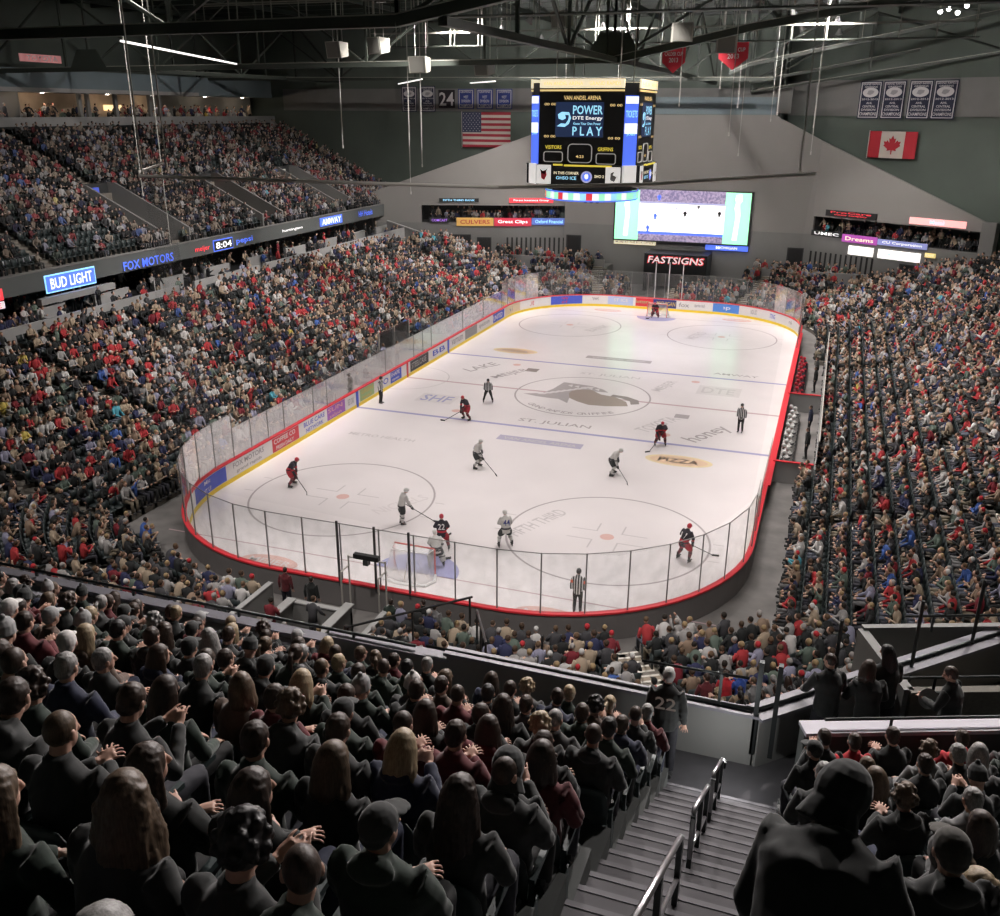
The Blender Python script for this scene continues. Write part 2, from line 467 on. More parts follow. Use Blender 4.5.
def stands():
    b = MB(); a = MB(); step = 0.9
    for (x, y, nx, ny, j, s) in lower_points(step):
        z = LZ[j]; tx, ty = -ny, nx; hw = step * 0.62 + 0.02 * j * (100 <= s < 300)
        c = (x + nx * 0.0, y + ny * 0.0, (z - 0.05) / 2)
        b.obox(c, (tx * hw, ty * hw, 0), (nx * (RUN / 2 + 0.01), ny * (RUN / 2 + 0.01), 0), (0, 0, (z + 0.05) / 2), M_TREAD)
    for (x, y, nx, ny, j, s) in lower_points(0.3):
        if not is_aisle(x, y, nx, ny, j, s): continue
        z = LZ[j]; r = (LZ[j + 1] - z) / 2; tx, ty = -ny, nx
        a.obox((x + nx * 0.21, y + ny * 0.21, z + r / 2), (tx * 0.17, ty * 0.17, 0), (nx * 0.22, ny * 0.22, 0), (0, 0, r / 2 + 0.004), M_TAN)
        a.obox((x + nx * 0.02, y + ny * 0.02, z + r + 0.006), (tx * 0.17, ty * 0.17, 0), (nx * 0.045, ny * 0.045, 0), (0, 0, 0.008), M_NOSE)
        a.obox((x - nx * 0.38, y - ny * 0.38, z + 0.01), (tx * 0.17, ty * 0.17, 0), (nx * 0.045, ny * 0.045, 0), (0, 0, 0.008), M_NOSE)
    tag(b.build('floor_lower_stand'), kind='structure'); tag(a.build('floor_aisle_steps'), kind='structure')
    # club ledge, club floor and the upper stand on the left
    u = MB()
    u.box((-30.15, -46, 4.3), (-29.95, -2.4, 5.9), M_LEDGE); u.box((-30.15, -0.6, 4.3), (-29.95, 8.0, 5.9), M_LEDGE)
    u.box((-30.15, 9.0, 4.3), (-29.95, 37, 5.9), M_LEDGE)
    u.box((-38.5, -46, 4.4), (-30.1, 38.4, 4.85), M_CHAR)
    u.box((-38.8, -46, 0), (-38.5, 44, 9), M_CHAR)
    u.box((-50.6, -60, 7.0), (-38.5, 44, 7.3), M_CHAR)
    for i in range(10): y = -14 + i * 6.1; u.box((-32.9, y, 4.8), (-32.7, y + 3.4, 5.95), M_LEDGE)
    tag(u.build('trim_club_level'), kind='structure')
    v = MB()
    for j in range(21):
        x1 = -33.5 - 0.8 * j; z = 8.1 + 0.39 * j
        segs = [(-60, 44)]
        if 1 <= j <= 8:
            segs = [(-60, 1.0), (4.2, 14.6), (17.8, 28.2), (31.4, 44)]
        for y0, y1 in segs: v.box((x1 - 0.82, y0, z - 1.2), (x1, y1, z), M_TREAD)
        for ya in UP_AISLES:
            if any(y0 < ya < y1 for y0, y1 in segs):
                v.box((x1 - 0.8, ya - 0.55, z), (x1 - 0.4, ya + 0.55, z + 0.195), M_TREAD)
    tag(v.build('floor_upper_stand'), kind='structure')
    for y0, y1 in ((1.0, 4.2), (14.6, 17.8), (28.2, 31.4)):
        t = MB()
        for y in (y0, y1): t.poly([(-33.6, y - 0.1, 7.2), (-41, y - 0.1, 7.2), (-41, y - 0.1, 12.4), (-40.3, y - 0.1, 12.4), (-33.6, y - 0.1, 9.2)], M_WALLM, (0, 0.2, 0))
        t.box((-41.2, y0, 10.3), (-41, y1, 12.4), M_CHAR); t.box((-41.2, y0, 7.2), (-41, y1, 10.3), M_BLACK)
        t.box((-41, y0, 7.9), (-33.6, y1, 8.1), M_TREAD)
        tag(t.build('trim_vomitory'), kind='structure')
    # pale parapets before the far platforms and the sloping end walls of the side stands
    p = MB()
    for x0, x1 in ((-22.6, -12.0), (-10.8, -8.2), (6.8, 11.0), (13.0, 18.6)):
        p.box((x0, 39.9, 0), (x1, 40.1, 3.05), M_LEDGE)
    p.box((-26, 40.1, 0), (-8.2, 44, 2.1), M_WALLM); p.box((6.8, 40.1, 0), (19, 44, 2.1), M_WALLM)
    for sx in (-1, 1):
        pts = [(sx * 17.0, 37.2, 0), (sx * 32, 36.0, 0), (sx * 32, 36.0, 6.5), (sx * 22, 36.9, 3.6), (sx * 17.0, 37.2, 2.2)]
        p.poly(pts, M_WALLM, (0, 0.25, 0))
        p.poly([(a_, b_ - 0.05, c_ + 0.0) for a_, b_, c_ in [(sx * 32, 36.0, 6.5), (sx * 32, 36.0, 6.62), (sx * 22, 36.9, 3.72), (sx * 17, 37.2, 2.32), (sx * 17, 37.2, 2.2), (sx * 22, 36.9, 3.6)]], M_LEDGE, (0, 0.35, 0))
    tag(p.build('trim_far_parapets'), kind='structure')
    # side returns of the far left and far right
    q = MB(); q.box((-34.0, 38, 0), (-32.8, 44, 9.3), M_WALLM)
    q.box((33.5, -40, 0), (34, 44, 12), M_WALLD)
    tag(q.build('trim_end_piers'), kind='structure')


UP_AISLES = (-24.5, -10.5, 2.6, 16.2, 29.8, 40.5)


# ------------------------------------------------------------------ ice
def ice():
    m = mat('ice', (0.86, 0.81, 0.81), 0.16, spec=0.45, var=0.05, scale=0.35)
    blue = mat('ice_blue', (0.42, 0.41, 0.62), 0.2); red = mat('ice_red', (0.6, 0.45, 0.46), 0.2); redl = mat('ice_pale_red', (0.78, 0.52, 0.47), 0.25)
    grey = mat('ice_grey', (0.47, 0.43, 0.43), 0.25); lg = mat('ice_light_grey', (0.64, 0.6, 0.6), 0.25); dk = mat('ice_dark_grey', (0.33, 0.29, 0.27), 0.25)
    crease = mat('ice_crease', (0.42, 0.42, 0.66), 0.2); org = mat('ice_orange', (0.82, 0.6, 0.42), 0.25); yl = mat('ice_yellow', (0.86, 0.72, 0.45), 0.25)
    pale = mat('ice_pale_mark', (0.76, 0.71, 0.71), 0.2)
    b = MB(); P = [(p[0], p[1]) for p in loop(0.05, 1.0)]; n = len(P)
    b.add([(0, 0, 0)] + [(x, y, 0) for x, y in P], [(0, i + 1, (i + 1) % n + 1) for i in range(n)], m)
    Z = 0.006
    def strip(x0, y0, x1, y1, mm, z=Z): b.add([(x0, y0, z), (x1, y0, z), (x1, y1, z), (x0, y1, z)], [(0, 1, 2, 3)], mm)
    def ring(cx, cy, r0, r1, mm, a0=0, a1=360, z=Z, k=72):
        vs = []; fs = []
        for i in range(k + 1):
            a = math.radians(a0 + (a1 - a0) * i / k)
            vs += [(cx + r0 * math.cos(a), cy + r0 * math.sin(a), z), (cx + r1 * math.cos(a), cy + r1 * math.sin(a), z)]
        for i in range(k): fs.append((2 * i, 2 * i + 1, 2 * i + 3, 2 * i + 2))
        b.add(vs, fs, mm)
    def tx(s, x, y, h, mm, ang=0, width=None):
        c, s_ = math.cos(math.radians(ang)), math.sin(math.radians(ang)); b.text(s, (x, y, Z + 0.002), (c, s_, 0), (-s_, c, 0), h, mm, width)
    for y in (-7.62, 7.62): strip(-HW, y - 0.15, HW, y + 0.15, blue)
    strip(-HW, -0.13, HW, 0.13, red)
    for s in (-1, 1):
        xx = 12.3; strip(-xx, s * 27.13 - 0.04, xx, s * 27.13 + 0.04, red)
        for sx in (-1, 1):
            cx, cy = sx * 6.7, s * 21.03
            ring(cx, cy, 4.5, 4.6, grey); ring(cx, cy, 0, 0.32, redl)
            for ax in (-1, 1):
                for ay in (-1, 1):
                    strip(cx + ax * 0.55, cy + ay * 0.45, cx + ax * 1.75, cy + ay * 0.52, lg); strip(cx + ax * 0.55, cy + ay * 0.45, cx + ax * 0.62, cy + ay * 1.35, lg)
                strip(cx + ax * 4.6, cy - 0.9, cx + ax * 5.1, cy - 0.83, lg); strip(cx + ax * 4.6, cy + 0.83, cx + ax * 5.1, cy + 0.9, lg)
            ring(sx * 6.7, s * 6.1, 0, 0.3, redl)
        # crease
        ring(0, s * 27.13, 0, 1.83, crease, 0 if s < 0 else 180, 180 if s < 0 else 360, k=30)
    ring(-12.95, 0, 2.95, 3.03, lg, -90, 90)
    ring(0, 0, 4.48, 4.6, grey)
    # beaked winged head at centre ice
    def pg(pts, mm, z=Z + 0.001): b.poly([(x, y, z) for x, y in pts], mm)
    pg([(-3.9, -0.9), (-2.7, -0.35), (-2.3, 0.9), (-2.05, 2.75), (-0.9, 2.6), (0.1, 2.45), (1.0, 1.9), (1.5, 1.3), (0.4, 1.25), (-0.2, 0.4), (-0.7, -0.7), (-0.5, -2.0), (-1.3, -1.3), (-2.0, -1.3), (-2.9, -1.2)], grey)
    pg([(-0.9, 1.3), (0.3, 1.5), (1.1, 0.7), (2.2, 0.4), (3.1, -0.4), (3.4, -1.3), (2.0, -1.8), (0.9, -1.9), (0.0, -1.4), (-0.7, -0.8), (-1.0, 0.3)], mat('ice_brown', (0.4, 0.33, 0.29), 0.25), Z + 0.002)
    pg([(1.9, 0.95), (2.9, 0.8), (3.8, 0.2), (4.0, -0.6), (3.5, -0.9), (3.3, -0.2), (2.6, 0.3), (1.8, 0.5)], dk, Z + 0.003)
    for k in range(9):
        x = -3.0 + k * 0.33; y = -0.7 + k * 0.32; pg([(x, y), (x + 0.5, y + 0.1), (x + 0.7, y + 0.45), (x + 0.15, y + 0.35)], pale, Z + 0.003)
    for k in range(5): pg([(-1.6 + k * 0.5, 2.1 - k * 0.08), (-1.3 + k * 0.5, 2.35 - k * 0.08), (-1.2 + k * 0.5, 1.75 - k * 0.08)], pale, Z + 0.003)
    for k, ch in enumerate('GRAND RAPIDS GRIFFINS'):
        a = math.radians(228 + k * 4.2); tx(ch, 4.0 * math.cos(a), 4.0 * math.sin(a), 0.45, grey, math.degrees(a) + 90) if ch != ' ' else None
    tx('ST. JULIAN', -0.1, -6.4, 0.75, grey, 0, 4.6); tx('ST. JULIAN', 0.6, 5.5, 0.7, lg, 0, 4.4)
    strip(-2.5, -10.3, 2.6, -9.45, mat('ice_lilac', (0.5, 0.47, 0.6), 0.25)); tx('VAN ANDEL ARENA', 0.05, -9.88, 0.42, lg, 0, 4.4)
    strip(-2.4, 10.0, 2.7, 10.8, grey); tx('VAN ANDEL ARENA', 0.15, 10.4, 0.4, lg, 0, 4.2)
    for (x, y) in ((-8.2, 10.15), (8.15, -10.2)):
        vs = [(x + 1.85 * math.cos(a * math.pi / 24), y + 0.85 * math.sin(a * math.pi / 24)) for a in range(48)]
        pg(vs, yl); pg([(x + (q[0] - x) * 0.86, y + (q[1] - y) * 0.8) for q in vs], org, Z + 0.002); tx('PIZZA', x, y, 0.7, lg, 0, 2.2)
    strip(-10.2, -5.0, -7.6, -3.1, pale); tx('SHF', -8.9, -4.05, 1.35, blue, 0, 2.1)
    tx('LAKE', -9.0, 4.6, 1.0, grey, 62, 3.0); tx('MEIJER', -6.3, 3.6, 0.9, grey, 62, 3.4); strip(-5.6, 4.6, -4.7, 5.5, dk)
    tx('TOYOTA', 5.9, -4.3, 1.0, lg, 65, 3.6); strip(6.6, -2.6, 7.5, -1.8, grey); tx('honey', 9.1, -5.1, 1.5, grey, 62, 3.6)
    tx('MEIJER', 4.9, 4.3, 0.9, lg, 75, 3.0); strip(7.1, 3.2, 10.0, 5.4, pale); tx('DTE', 8.5, 4.3, 1.4, lg, 0, 2.2)
    tx('METRO HEALTH', -8.9, -12.3, 0.45, lg, 0, 4.2); tx('AMWAY', 9.2, 8.9, 0.5, grey, 0, 3.2)
    tx('NICKELS', -3.6, -20.9, .75, pale, 60, 3.0); tx('FIFTH THIRD', 3.3, -20.6, 0.75, lg, 66, 3.6)
    tx('BANK', -4.0, 20.6, 0.9, lg, 70, 3.0); tx('METRO', 4.6, 20.8, 0.9, lg, 75, 3.0)
    for x, y in ((-6.2, -28.4), (6.2, -28.6), (-5.0, 28.6), (7.2, 28.4)):
        b.poly([(x + 1.35 * math.cos(a * math.pi / 12), y + 0.62 * math.sin(a * math.pi / 12), Z) for a in range(24)], redl); tx('MEIJER', x, y, 0.55, pale, 0, 2.0)
    o = b.build('ice_sheet')
    tag(o, 'white ice sheet with blue and red lines, faceoff circles and a beaked head logo', 'ice rink')


def boards():
    root = empty('rink_boards')
    tag(root, 'white rink boards with red cap rail, yellow kick plate and printed adverts', 'rink boards')
    def band(d0, d1, z0, z1, mm, name, cond=None):
        A = loop(d0, 0.8); B = MB(); n = len(A)
        for i in range(n):
            p, q = A[i], A[(i + 1) % n]
            if cond and not cond((p[0] + q[0]) / 2, (p[1] + q[1]) / 2): continue
            t = d1 - d0; a0 = (p[0], p[1]); b0 = (q[0], q[1]); a1 = (p[0] + p[2] * t, p[1] + p[3] * t); b1 = (q[0] + q[2] * t, q[1] + q[3] * t)
            B.add([(*a0, z0), (*b0, z0), (*b1, z0), (*a1, z0), (*a0, z1), (*b0, z1), (*b1, z1), (*a1, z1)], [(0, 1, 2, 3), (4, 7, 6, 5), (0, 4, 5, 1), (3, 2, 6, 7), (0, 3, 7, 4), (1, 5, 6, 2)], mm)
        return B.build(name, parent=root)
    band(0.0, 0.06, 0.0, 1.07, M_WHITE, 'board_facing')
    band(0.06, 0.16, 0.0, 1.05, mat('board_back_grey', (0.16, 0.15, 0.145), 0.7, var=0.1, scale=1.0), 'board_back')
    band(-0.02, 0.2, 1.07, 1.14, M_RED, 'cap_rail')
    band(-0.025, 0.0, 0.0, 0.22, M_YEL, 'kick_plate')
    # wider red ledge before the two benches on the right
    B = MB(); B.box((HW + 0.15, -15.0, 1.06), (HW + 0.32, 20.0, 1.13), M_RED); B.build('bench_ledge', parent=root)
    # adverts: printed panels on the facing
    lp = loop(-0.012, 0.25); cum = [0.0]
    for i in range(1, len(lp)): cum.append(cum[-1] + math.dist(lp[i][:2], lp[i - 1][:2]))
    LT = cum[-1] + math.dist(lp[0][:2], lp[-1][:2])
    def at(s):
        i = int(np.searchsorted(cum, s % LT)); return lp[i % len(lp)]
    def s_of(x, y): return cum[min(range(len(lp)), key=lambda i: (lp[i][0] - x) ** 2 + (lp[i][1] - y) ** 2)]
    def ad(xy0, xy1, bg, fg, text, text2=None, bgc=None):
        s0, s1 = s_of(*xy0), s_of(*xy1)
        if s0 > s1: s0, s1 = s1, s0
        if s1 - s0 > LT / 2: s0, s1 = s1, s0 + LT
        k = max(1, int((s1 - s0) / 0.6)); B = MB(); pts = [at(s0 + (s1 - s0) * i / k) for i in range(k + 1)]
        for i in range(k):
            p, q = pts[i], pts[i + 1]; B.add([(p[0], p[1], 0.25), (q[0], q[1], 0.25), (q[0], q[1], 1.04), (p[0], p[1], 1.04)], [(0, 1, 2, 3)], bg)
        o = B.build('advert_panel', parent=root)
        c = at((s0 + s1) / 2); r = (pts[0][0] - pts[-1][0], pts[0][1] - pts[-1][1], 0); L = math.hypot(*r[:2])
        # readable from inside: the right direction is the outward normal turned clockwise
        rt = (c[3], -c[2], 0)
        T = MB(); o2 = (c[0] - c[2] * 0.012, c[1] - c[3] * 0.012, 0.66 if not text2 else 0.82)
        T.text(text, o2, rt, (0, 0, 1), 0.42 if not text2 else 0.28, fg, L * 0.8)
        if text2: T.text(text2, (o2[0], o2[1], 0.44), rt, (0, 0, 1), 0.22, fg, L * 0.66)
        T.build('lettering', parent=o)
    purple = mat('purple_print', (0.32, 0.1, 0.45), 0.5); pink = mat('pink_print', (0.7, 0.35, 0.36), 0.5); green = mat('green_print', (0.35, 0.5, 0.22), 0.5)
    gold = mat('gold_print', (0.62, 0.45, 0.12), 0.5); tan = mat('tan_print', (0.7, 0.58, 0.4), 0.5); gp = mat('ad_grey', (0.3, 0.31, 0.3), 0.5)
    ad((-12.6, -25.0), (-12.95, -21.8), M_BLUE, M_WHITE, 'Lake Michigan', 'CREDIT UNION')
    ad((-12.95, -21.4), (-12.95, -18.0), M_WHITE, M_GREYP, 'FOX MOTORS', 'grand rapids')
    ad((-12.95, -17.6), (-12.95, -14.8), M_REDP, M_WHITE, 'COFFEE CO', 'FRESH DAILY')
    ad((-12.95, -14.4), (-12.95, -11.6), M_WHITE, M_BLUE, 'BLUE CARE', 'NETWORK')
    ad((-12.95, -11.4), (-12.95, -9.3), purple, pink, 'SUN', 'salon')
    ad((-12.95, -9.1), (-12.95, -7.9), M_WHITE, M_GREYP, 'RED OAK')
    ad((-12.95, -7.2), (-12.95, -5.2), green, gold, 'GREEN', 'leaf')
    ad((-12.95, -3.9), (-12.95, -3.0), M_WHITE, M_BLUE, 'O')
    ad((-12.95, -2.8), (-12.95, -0.9), M_BLUE, M_WHITE, 'SHAPE', 'corporation')
    ad((-12.95, 0.6), (-12.95, 3.7), M_CHAR, M_GREYP, 'STEELCASE')
    ad((-12.95, 4.2), (-12.95, 7.2), M_WHITE, M_BLUE, 'BB')
    ad((-12.95, 8.0), (-12.95, 11.0), M_WHITE, M_GREYP, 'varnum')
    ad((-12.95, 11.3), (-12.95, 14.0), gp, M_GREYP, 'METRO')
    ad((-12.95, 14.3), (-12.95, 17.6), M_WHITE, M_GREYP, 'spectrum')
    ad((-12.95, 17.9), (-12.95, 20.9), M_BLUE, M_WHITE, 'UNITED')
    ad((-12.95, 21.2), (-12.5, 24.5), tan, M_GREYP, 'mill')
    ad((-12.3, 25.0), (-11.0, 27.4), M_WHITE, M_REDP, 'WOLVERINE')
    ad((-10.6, 28.0), (-8.0, 29.9), M_BLUE, M_REDP, 'MIDWEST', 'UNITED')
    ad((-7.6, 30.0), (-5.8, 30.4), M_WHITE, M_GREYP, 'amway')
    ad((-5.4, 30.48), (-2.9, 30.48), mat('ad_sky', (0.5, 0.6, 0.85), 0.5), M_WHITE, 'JUST ICE')
    ad((-2.6, 30.48), (-1.0, 30.48), M_REDP, green, 'lottery')
    ad((-0.7, 30.48), (1.2, 30.48), M_NAVY, gold, 'MICHIGAN')
    ad((1.6, 30.48), (2.6, 30.48), M_WHITE, M_GREYP, 'fox')
    ad((2.9, 30.48), (4.3, 30.48), M_WHITE, M_GREYP, 'spartan nash')
    ad((4.7, 30.48), (7.2, 29.9), mat('pepsi_blue', (0.08, 0.25, 0.7), 0.5), M_WHITE, 'pepsi')
    ad((7.5, 29.8), (9.4, 29.0), M_WHITE, M_GREYP, 'UFP INDUSTRIES')
    ad((9.6, 28.8), (11.2, 27.2), M_WHITE, M_BLUE, 'HUNTINGTON')
    ad((11.4, 26.8), (12.4, 25.0), M_WHITE, M_GREYP, 'gordon')
    st = MB()
    for y in (-7.62, 7.62): st.box((-HW + 0.005, y - 0.15, 0.02), (-HW + 0.03, y + 0.15, 1.06), M_BLUE)
    st.box((-HW + 0.005, -0.13, 0.02), (-HW + 0.03, 0.13, 1.06), M_REDP); st.build('line_marks', parent=root)
    return root


def rink_glass():
    root = empty('rink_glass'); tag(root, 'clear glass panes standing in posts on the rink boards', 'rink glass')
    G = glass_mat('arena_glass', haze=.1, fres=.6)
    M_POST = mat('glass_post', (0.3, 0.29, 0.28), 0.4, 0.6); M_POSTD = mat('glass_post_dark', (0.05, 0.05, 0.05), 0.4)
    A = loop(0.1, 0.2); cum = [0.0]
    for i in range(1, len(A) + 1): cum.append(cum[-1] + math.dist(A[i % len(A)][:2], A[i - 1][:2]))
    L = cum[-1]; n = round(L / 1.6)
    def at(s):
        s = s % L; i = int(np.searchsorted(cum, s)) % len(A); return A[i]
    PP = []
    for i in range(n):
        p, q = at(L * i / n), at(L * (i + 1) / n)
        x, y = (p[0] + q[0]) / 2, (p[1] + q[1]) / 2
        if x > 12 and BENCH_R[0] < y < BENCH_R[1]: continue
        h = 3.5 if abs(y) > 20.5 else 2.75
        PP.append((p, q, h))
    pane = MB(); cnt = 0; post = MB()
    for p, q, h in PP:
        k = MB(); t = 0.012
        m = ((p[0] + q[0]) / 2, (p[1] + q[1]) / 2, (1.14 + h) / 2)
        dx, dy = (q[0] - p[0]) / 2, (q[1] - p[1]) / 2; Ld = math.hypot(dx, dy)
        k.add([(p[0], p[1], 1.14), (q[0], q[1], 1.14), (q[0], q[1], h), (p[0], p[1], h)], [(0, 1, 2, 3)], G)
        k.build('glass_pane', parent=root)
        # thin top edge
        pane.bar((p[0], p[1], h), (q[0], q[1], h), 0.025, 0.025, M_POST, ref=(0, 0, 1))
        near = p[1] < -22
        if near or abs(p[1]) > 22 or random.random() < 0.5:
            e = MB(); e.bar((p[0], p[1], 1.1), (p[0], p[1], h + 0.02), 0.045, 0.045, M_POST); e.build('glass_post', parent=root)
    pane.build('glass_top_edge', parent=root)
    for x in (-1.5, 0.05, 1.45):
        e = MB(); e.box((x - 0.04, -30.68, 0.9), (x + 0.04, -30.62, 3.62), M_POSTD); o = e.build('gate_post', parent=root); o['label'] = 'thick black gate post'
    for x in (-0.95, 0.35, 1.65):
        e = MB(); e.box((x - 0.035, 30.6, 1.1), (x + 0.035, 30.68, 4.6), M_WHITE); o = e.build('far_gate_post', parent=root); o['label'] = 'tall pale gate post'
    return root


def goals():
    NM = net_mat('goal_netting', 0.32, (0.85, 0.85, 0.85)); RP = mat('goal_red', (0.6, 0.12, 0.1), 0.4)
    for s, lab in ((-1, 'hockey goal at the near end with the goalie crouched before it'), (1, 'hockey goal at the far end under the tall gate posts')):
        root = empty('hockey_goal', (0, s * 27.13, 0), 0 if s < 0 else math.pi); tag(root, lab, 'goal', 'hockey goals')
        b = MB(); b.tube([(-0.915, 0, 0), (-0.915, 0, 1.2), (-0.88, 0, 1.24), (0.88, 0, 1.24), (0.915, 0, 1.2), (0.915, 0, 0)], 0.035, 8, RP); b.build('goal_frame', parent=root)
        f = MB()
        pts = [(-0.915, 0, 0.04), (-1.1, -0.5, 0.04), (-0.9, -1.0, 0.04), (-0.4, -1.12, 0.04), (0.4, -1.12, 0.04), (0.9, -1.0, 0.04), (1.1, -0.5, 0.04), (0.915, 0, 0.04)]
        f.loft(pts, 0.07, 8, mat('goal_base_pad', (0.8, 0.8, 0.8), 0.5)); f.build('base_pad', parent=root)
        g = MB(); g.tube([(-0.9, 0, 1.22), (-0.8, -0.5, 1.2), (0.8, -0.5, 1.2), (0.9, 0, 1.22)], 0.02, 6, M_WHITE); g.tube([(0, -0.5, 1.2), (0, -1.1, 0.08)], 0.02, 6, M_PALES); g.build('top_frame', parent=root)
        k = MB(); top = [(-0.9, 0, 1.22), (-0.8, -0.5, 1.2), (0, -0.52, 1.2), (0.8, -0.5, 1.2), (0.9, 0, 1.22)]; bot = [(-0.915, 0, 0.04), (-1.05, -0.7, 0.04), (0, -1.12, 0.04), (1.05, -0.7, 0.04), (0.915, 0, 0.04)]
        vs = top + bot; k.add(vs, [(i, i + 1, i + 6, i + 5) for i in range(4)] + [(0, 1, 2, 3, 4)], NM); k.build('netting', parent=root)
# ------------------------------------------------------------------ people
M_SKIN = mat('skin', (0.55, 0.33, 0.25), 0.55, objcol=False, var=0.08, scale=30)
M_EYE = mat('eye', (0.03, 0.025, 0.02), 0.2); M_LIP = mat('lip', (0.45, 0.18, 0.16), 0.5)
M_CLOTH = mat('cloth', (0.2, 0.2, 0.2), 0.85, objcol=True, var=0.35, scale=9, bump=0.25, sheen=0.25)
M_TROU = mat('denim', (0.05, 0.06, 0.09), 0.85, objcol=True, var=0.2, scale=25)
M_HAIR = mat('hair', (0.05, 0.03, 0.02), 0.5, objcol=True, var=0.5, scale=60, bump=1.0, noise_detail=6)
_nt = M_HAIR.node_tree; _mp = _nt.nodes.new('ShaderNodeMapping'); _mp.inputs['Scale'].default_value = (2.2, 2.2, .12)   # strands run down the head
_tc = [q for q in _nt.nodes if q.type == 'TEX_COORD'][0]; _nz = [q for q in _nt.nodes if q.type == 'TEX_NOISE'][0]
_nt.links.new(_tc.outputs['Object'], _mp.inputs[0]); _nt.links.new(_mp.outputs[0], _nz.inputs['Vector'])
M_SHOE = mat('shoe', (0.05, 0.05, 0.05), 0.5)


def V(*a): return np.array(a, float)


def mk_pose(kind, lean=0.0, hy=0.0, hp=0.0, twist=0.0, arms='lap', side=0.0):
    """joint positions for a seated, standing or skating body facing +y, feet near the origin height"""
    J = {}
    if kind == 'sit':
        J['pel'] = V(0, 0, .52); J['hip'] = [V(s * .1, .03, .5) for s in (-1, 1)]
        J['knee'] = [V(s * .14, .44, .51) for s in (-1, 1)]; J['ank'] = [V(s * .13, .42, .09) for s in (-1, 1)]
    elif kind == 'stand':
        J['pel'] = V(0, 0, .95); J['hip'] = [V(s * .095, 0, .9) for s in (-1, 1)]
        J['knee'] = [V(s * .11, .03, .5) for s in (-1, 1)]; J['ank'] = [V(s * .12, -.02, .09) for s in (-1, 1)]
    else:   # skate
        J['pel'] = V(0, -.12, .86); J['hip'] = [V(s * .11, -.1, .82) for s in (-1, 1)]
        J['knee'] = [V(s * .22, .12, .52) for s in (-1, 1)]; J['ank'] = [V(s * .3, -.06, .17) for s in (-1, 1)]
    base = J['pel']
    cl, sl = math.cos(lean), math.sin(lean); ct, st = math.cos(twist), math.sin(twist)
    def up(x, y, z):
        x2, y2 = x * ct - y * st, x * st + y * ct
        p = V(x2, y2 * cl + z * sl, z * cl - y2 * sl); p[0] += side * z
        return base + p
    J['waist'] = up(0, -.01, .2); J['chest'] = up(0, -.01, .42); J['shl'] = up(0, -.005, .53); J['neck'] = up(0, .0, .6)
    J['sh'] = [up(s * .185, 0, .5) for s in (-1, 1)]
    J['head'] = up(0, .035, .735)
    A = {'lap': ((.27, .08, .24), (.12, .36, .12)), 'cross': ((.26, .1, .24), (-.06, .27, .27)), 'phone': ((.24, .12, .26), (.06, .36, .44)),
         'side': ((.25, -.03, .24), (.27, .03, -.02)), 'knees': ((.27, .1, .24), (.13, .42, .1)), 'clap': ((.25, .12, .26), (.03, .33, .36)),
         'rail': ((.28, .12, .25), (.25, .36, .12)), 'stick': ((.3, .1, .27), (.13, .33, .13)), 'paper': ((.25, .1, .26), (.08, .36, .26)),
         'up': ((.27, .06, .6), (.16, .16, .86))}[arms]
    J['elb'] = [up(s * A[0][0], A[0][1], A[0][2]) for s in (-1, 1)]; J['wri'] = [up(s * A[1][0], A[1][1], A[1][2]) for s in (-1, 1)]
    if arms == 'stick':
        J['elb'] = [up(-.3, .05, .3), up(.3, .14, .27)]; J['wri'] = [up(-.06, .28, .2), up(.13, .5, -.03)]
    M = Matrix.Rotation(hy + twist, 3, 'Z') @ Matrix.Rotation(-hp - lean * 0.6, 3, 'X')
    J['HM'] = M; J['kind'] = kind
    return J


def head_pts(J, q): return J['HM'] @ Vector(q) + Vector(J['head'])


def add_head(b, J, n=14):
    H = lambda *q: np.array(head_pts(J, q))
    M = J['HM']
    b.ell(J['head'] + np.array(M @ Vector((0, -.008, .022))), (.076, .094, .098), n, 9, None, M)
    b.ell(J['head'] + np.array(M @ Vector((0, .03, -.045))), (.056, .06, .07), n, 7, None, M)
    b.loft([H(0, .075, .03), H(0, .1, -.005), H(0, .112, -.025), H(0, .095, -.04)], [.011, .014, .018, .012], 6)
    for s in (-1, 1): b.ell(H(s * .079, -.005, 0), (.012, .022, .032), 8, 5, None, M)
    b.loft([J['shl'] + V(0, -.01, -.02), J['neck'], H(0, -.012, -.05)], [(.075, .07), .056, .056], 10)


def hand(b, w, e, up=(0, 0, 1), curl=0.55, s=1):
    d = np.array(w, float) - np.array(e, float); d /= np.linalg.norm(d); sd, o = frame(d, (1, 0, 0))
    if o[2] > 0: o = -o
    w = np.array(w, float); p1 = w + d * .09
    b.loft([w - d * .01, w + d * .03, p1], [(.026, .02), (.04, .017), (.041, .014)], 8)
    for k in range(4):
        L = (.07, .08, .076, .058)[k] * 1.1; q = p1 + sd * (.036 - .024 * k) - d * .012; fan = sd * (.16 - .11 * k)
        j1 = q + (d * .92 + fan + o * .2 * curl) * L * .45; j2 = j1 + (d * (1 - .6 * curl) + fan + o * .8 * curl) * L * .33; j3 = j2 + (d * (.5 - .6 * curl) + fan + o * .8) * L * .24
        b.loft([q, j1, j2, j3], [.0085, .0082, .0078, .0065], 6)
    q = w + d * .025 + sd * s * .03; j = q + (d * .55 + sd * s * .8 + o * .25) * .045
    b.loft([q, j, j + (d * .9 + o * .2) * .032], [.012, .0105, .0085], 6)


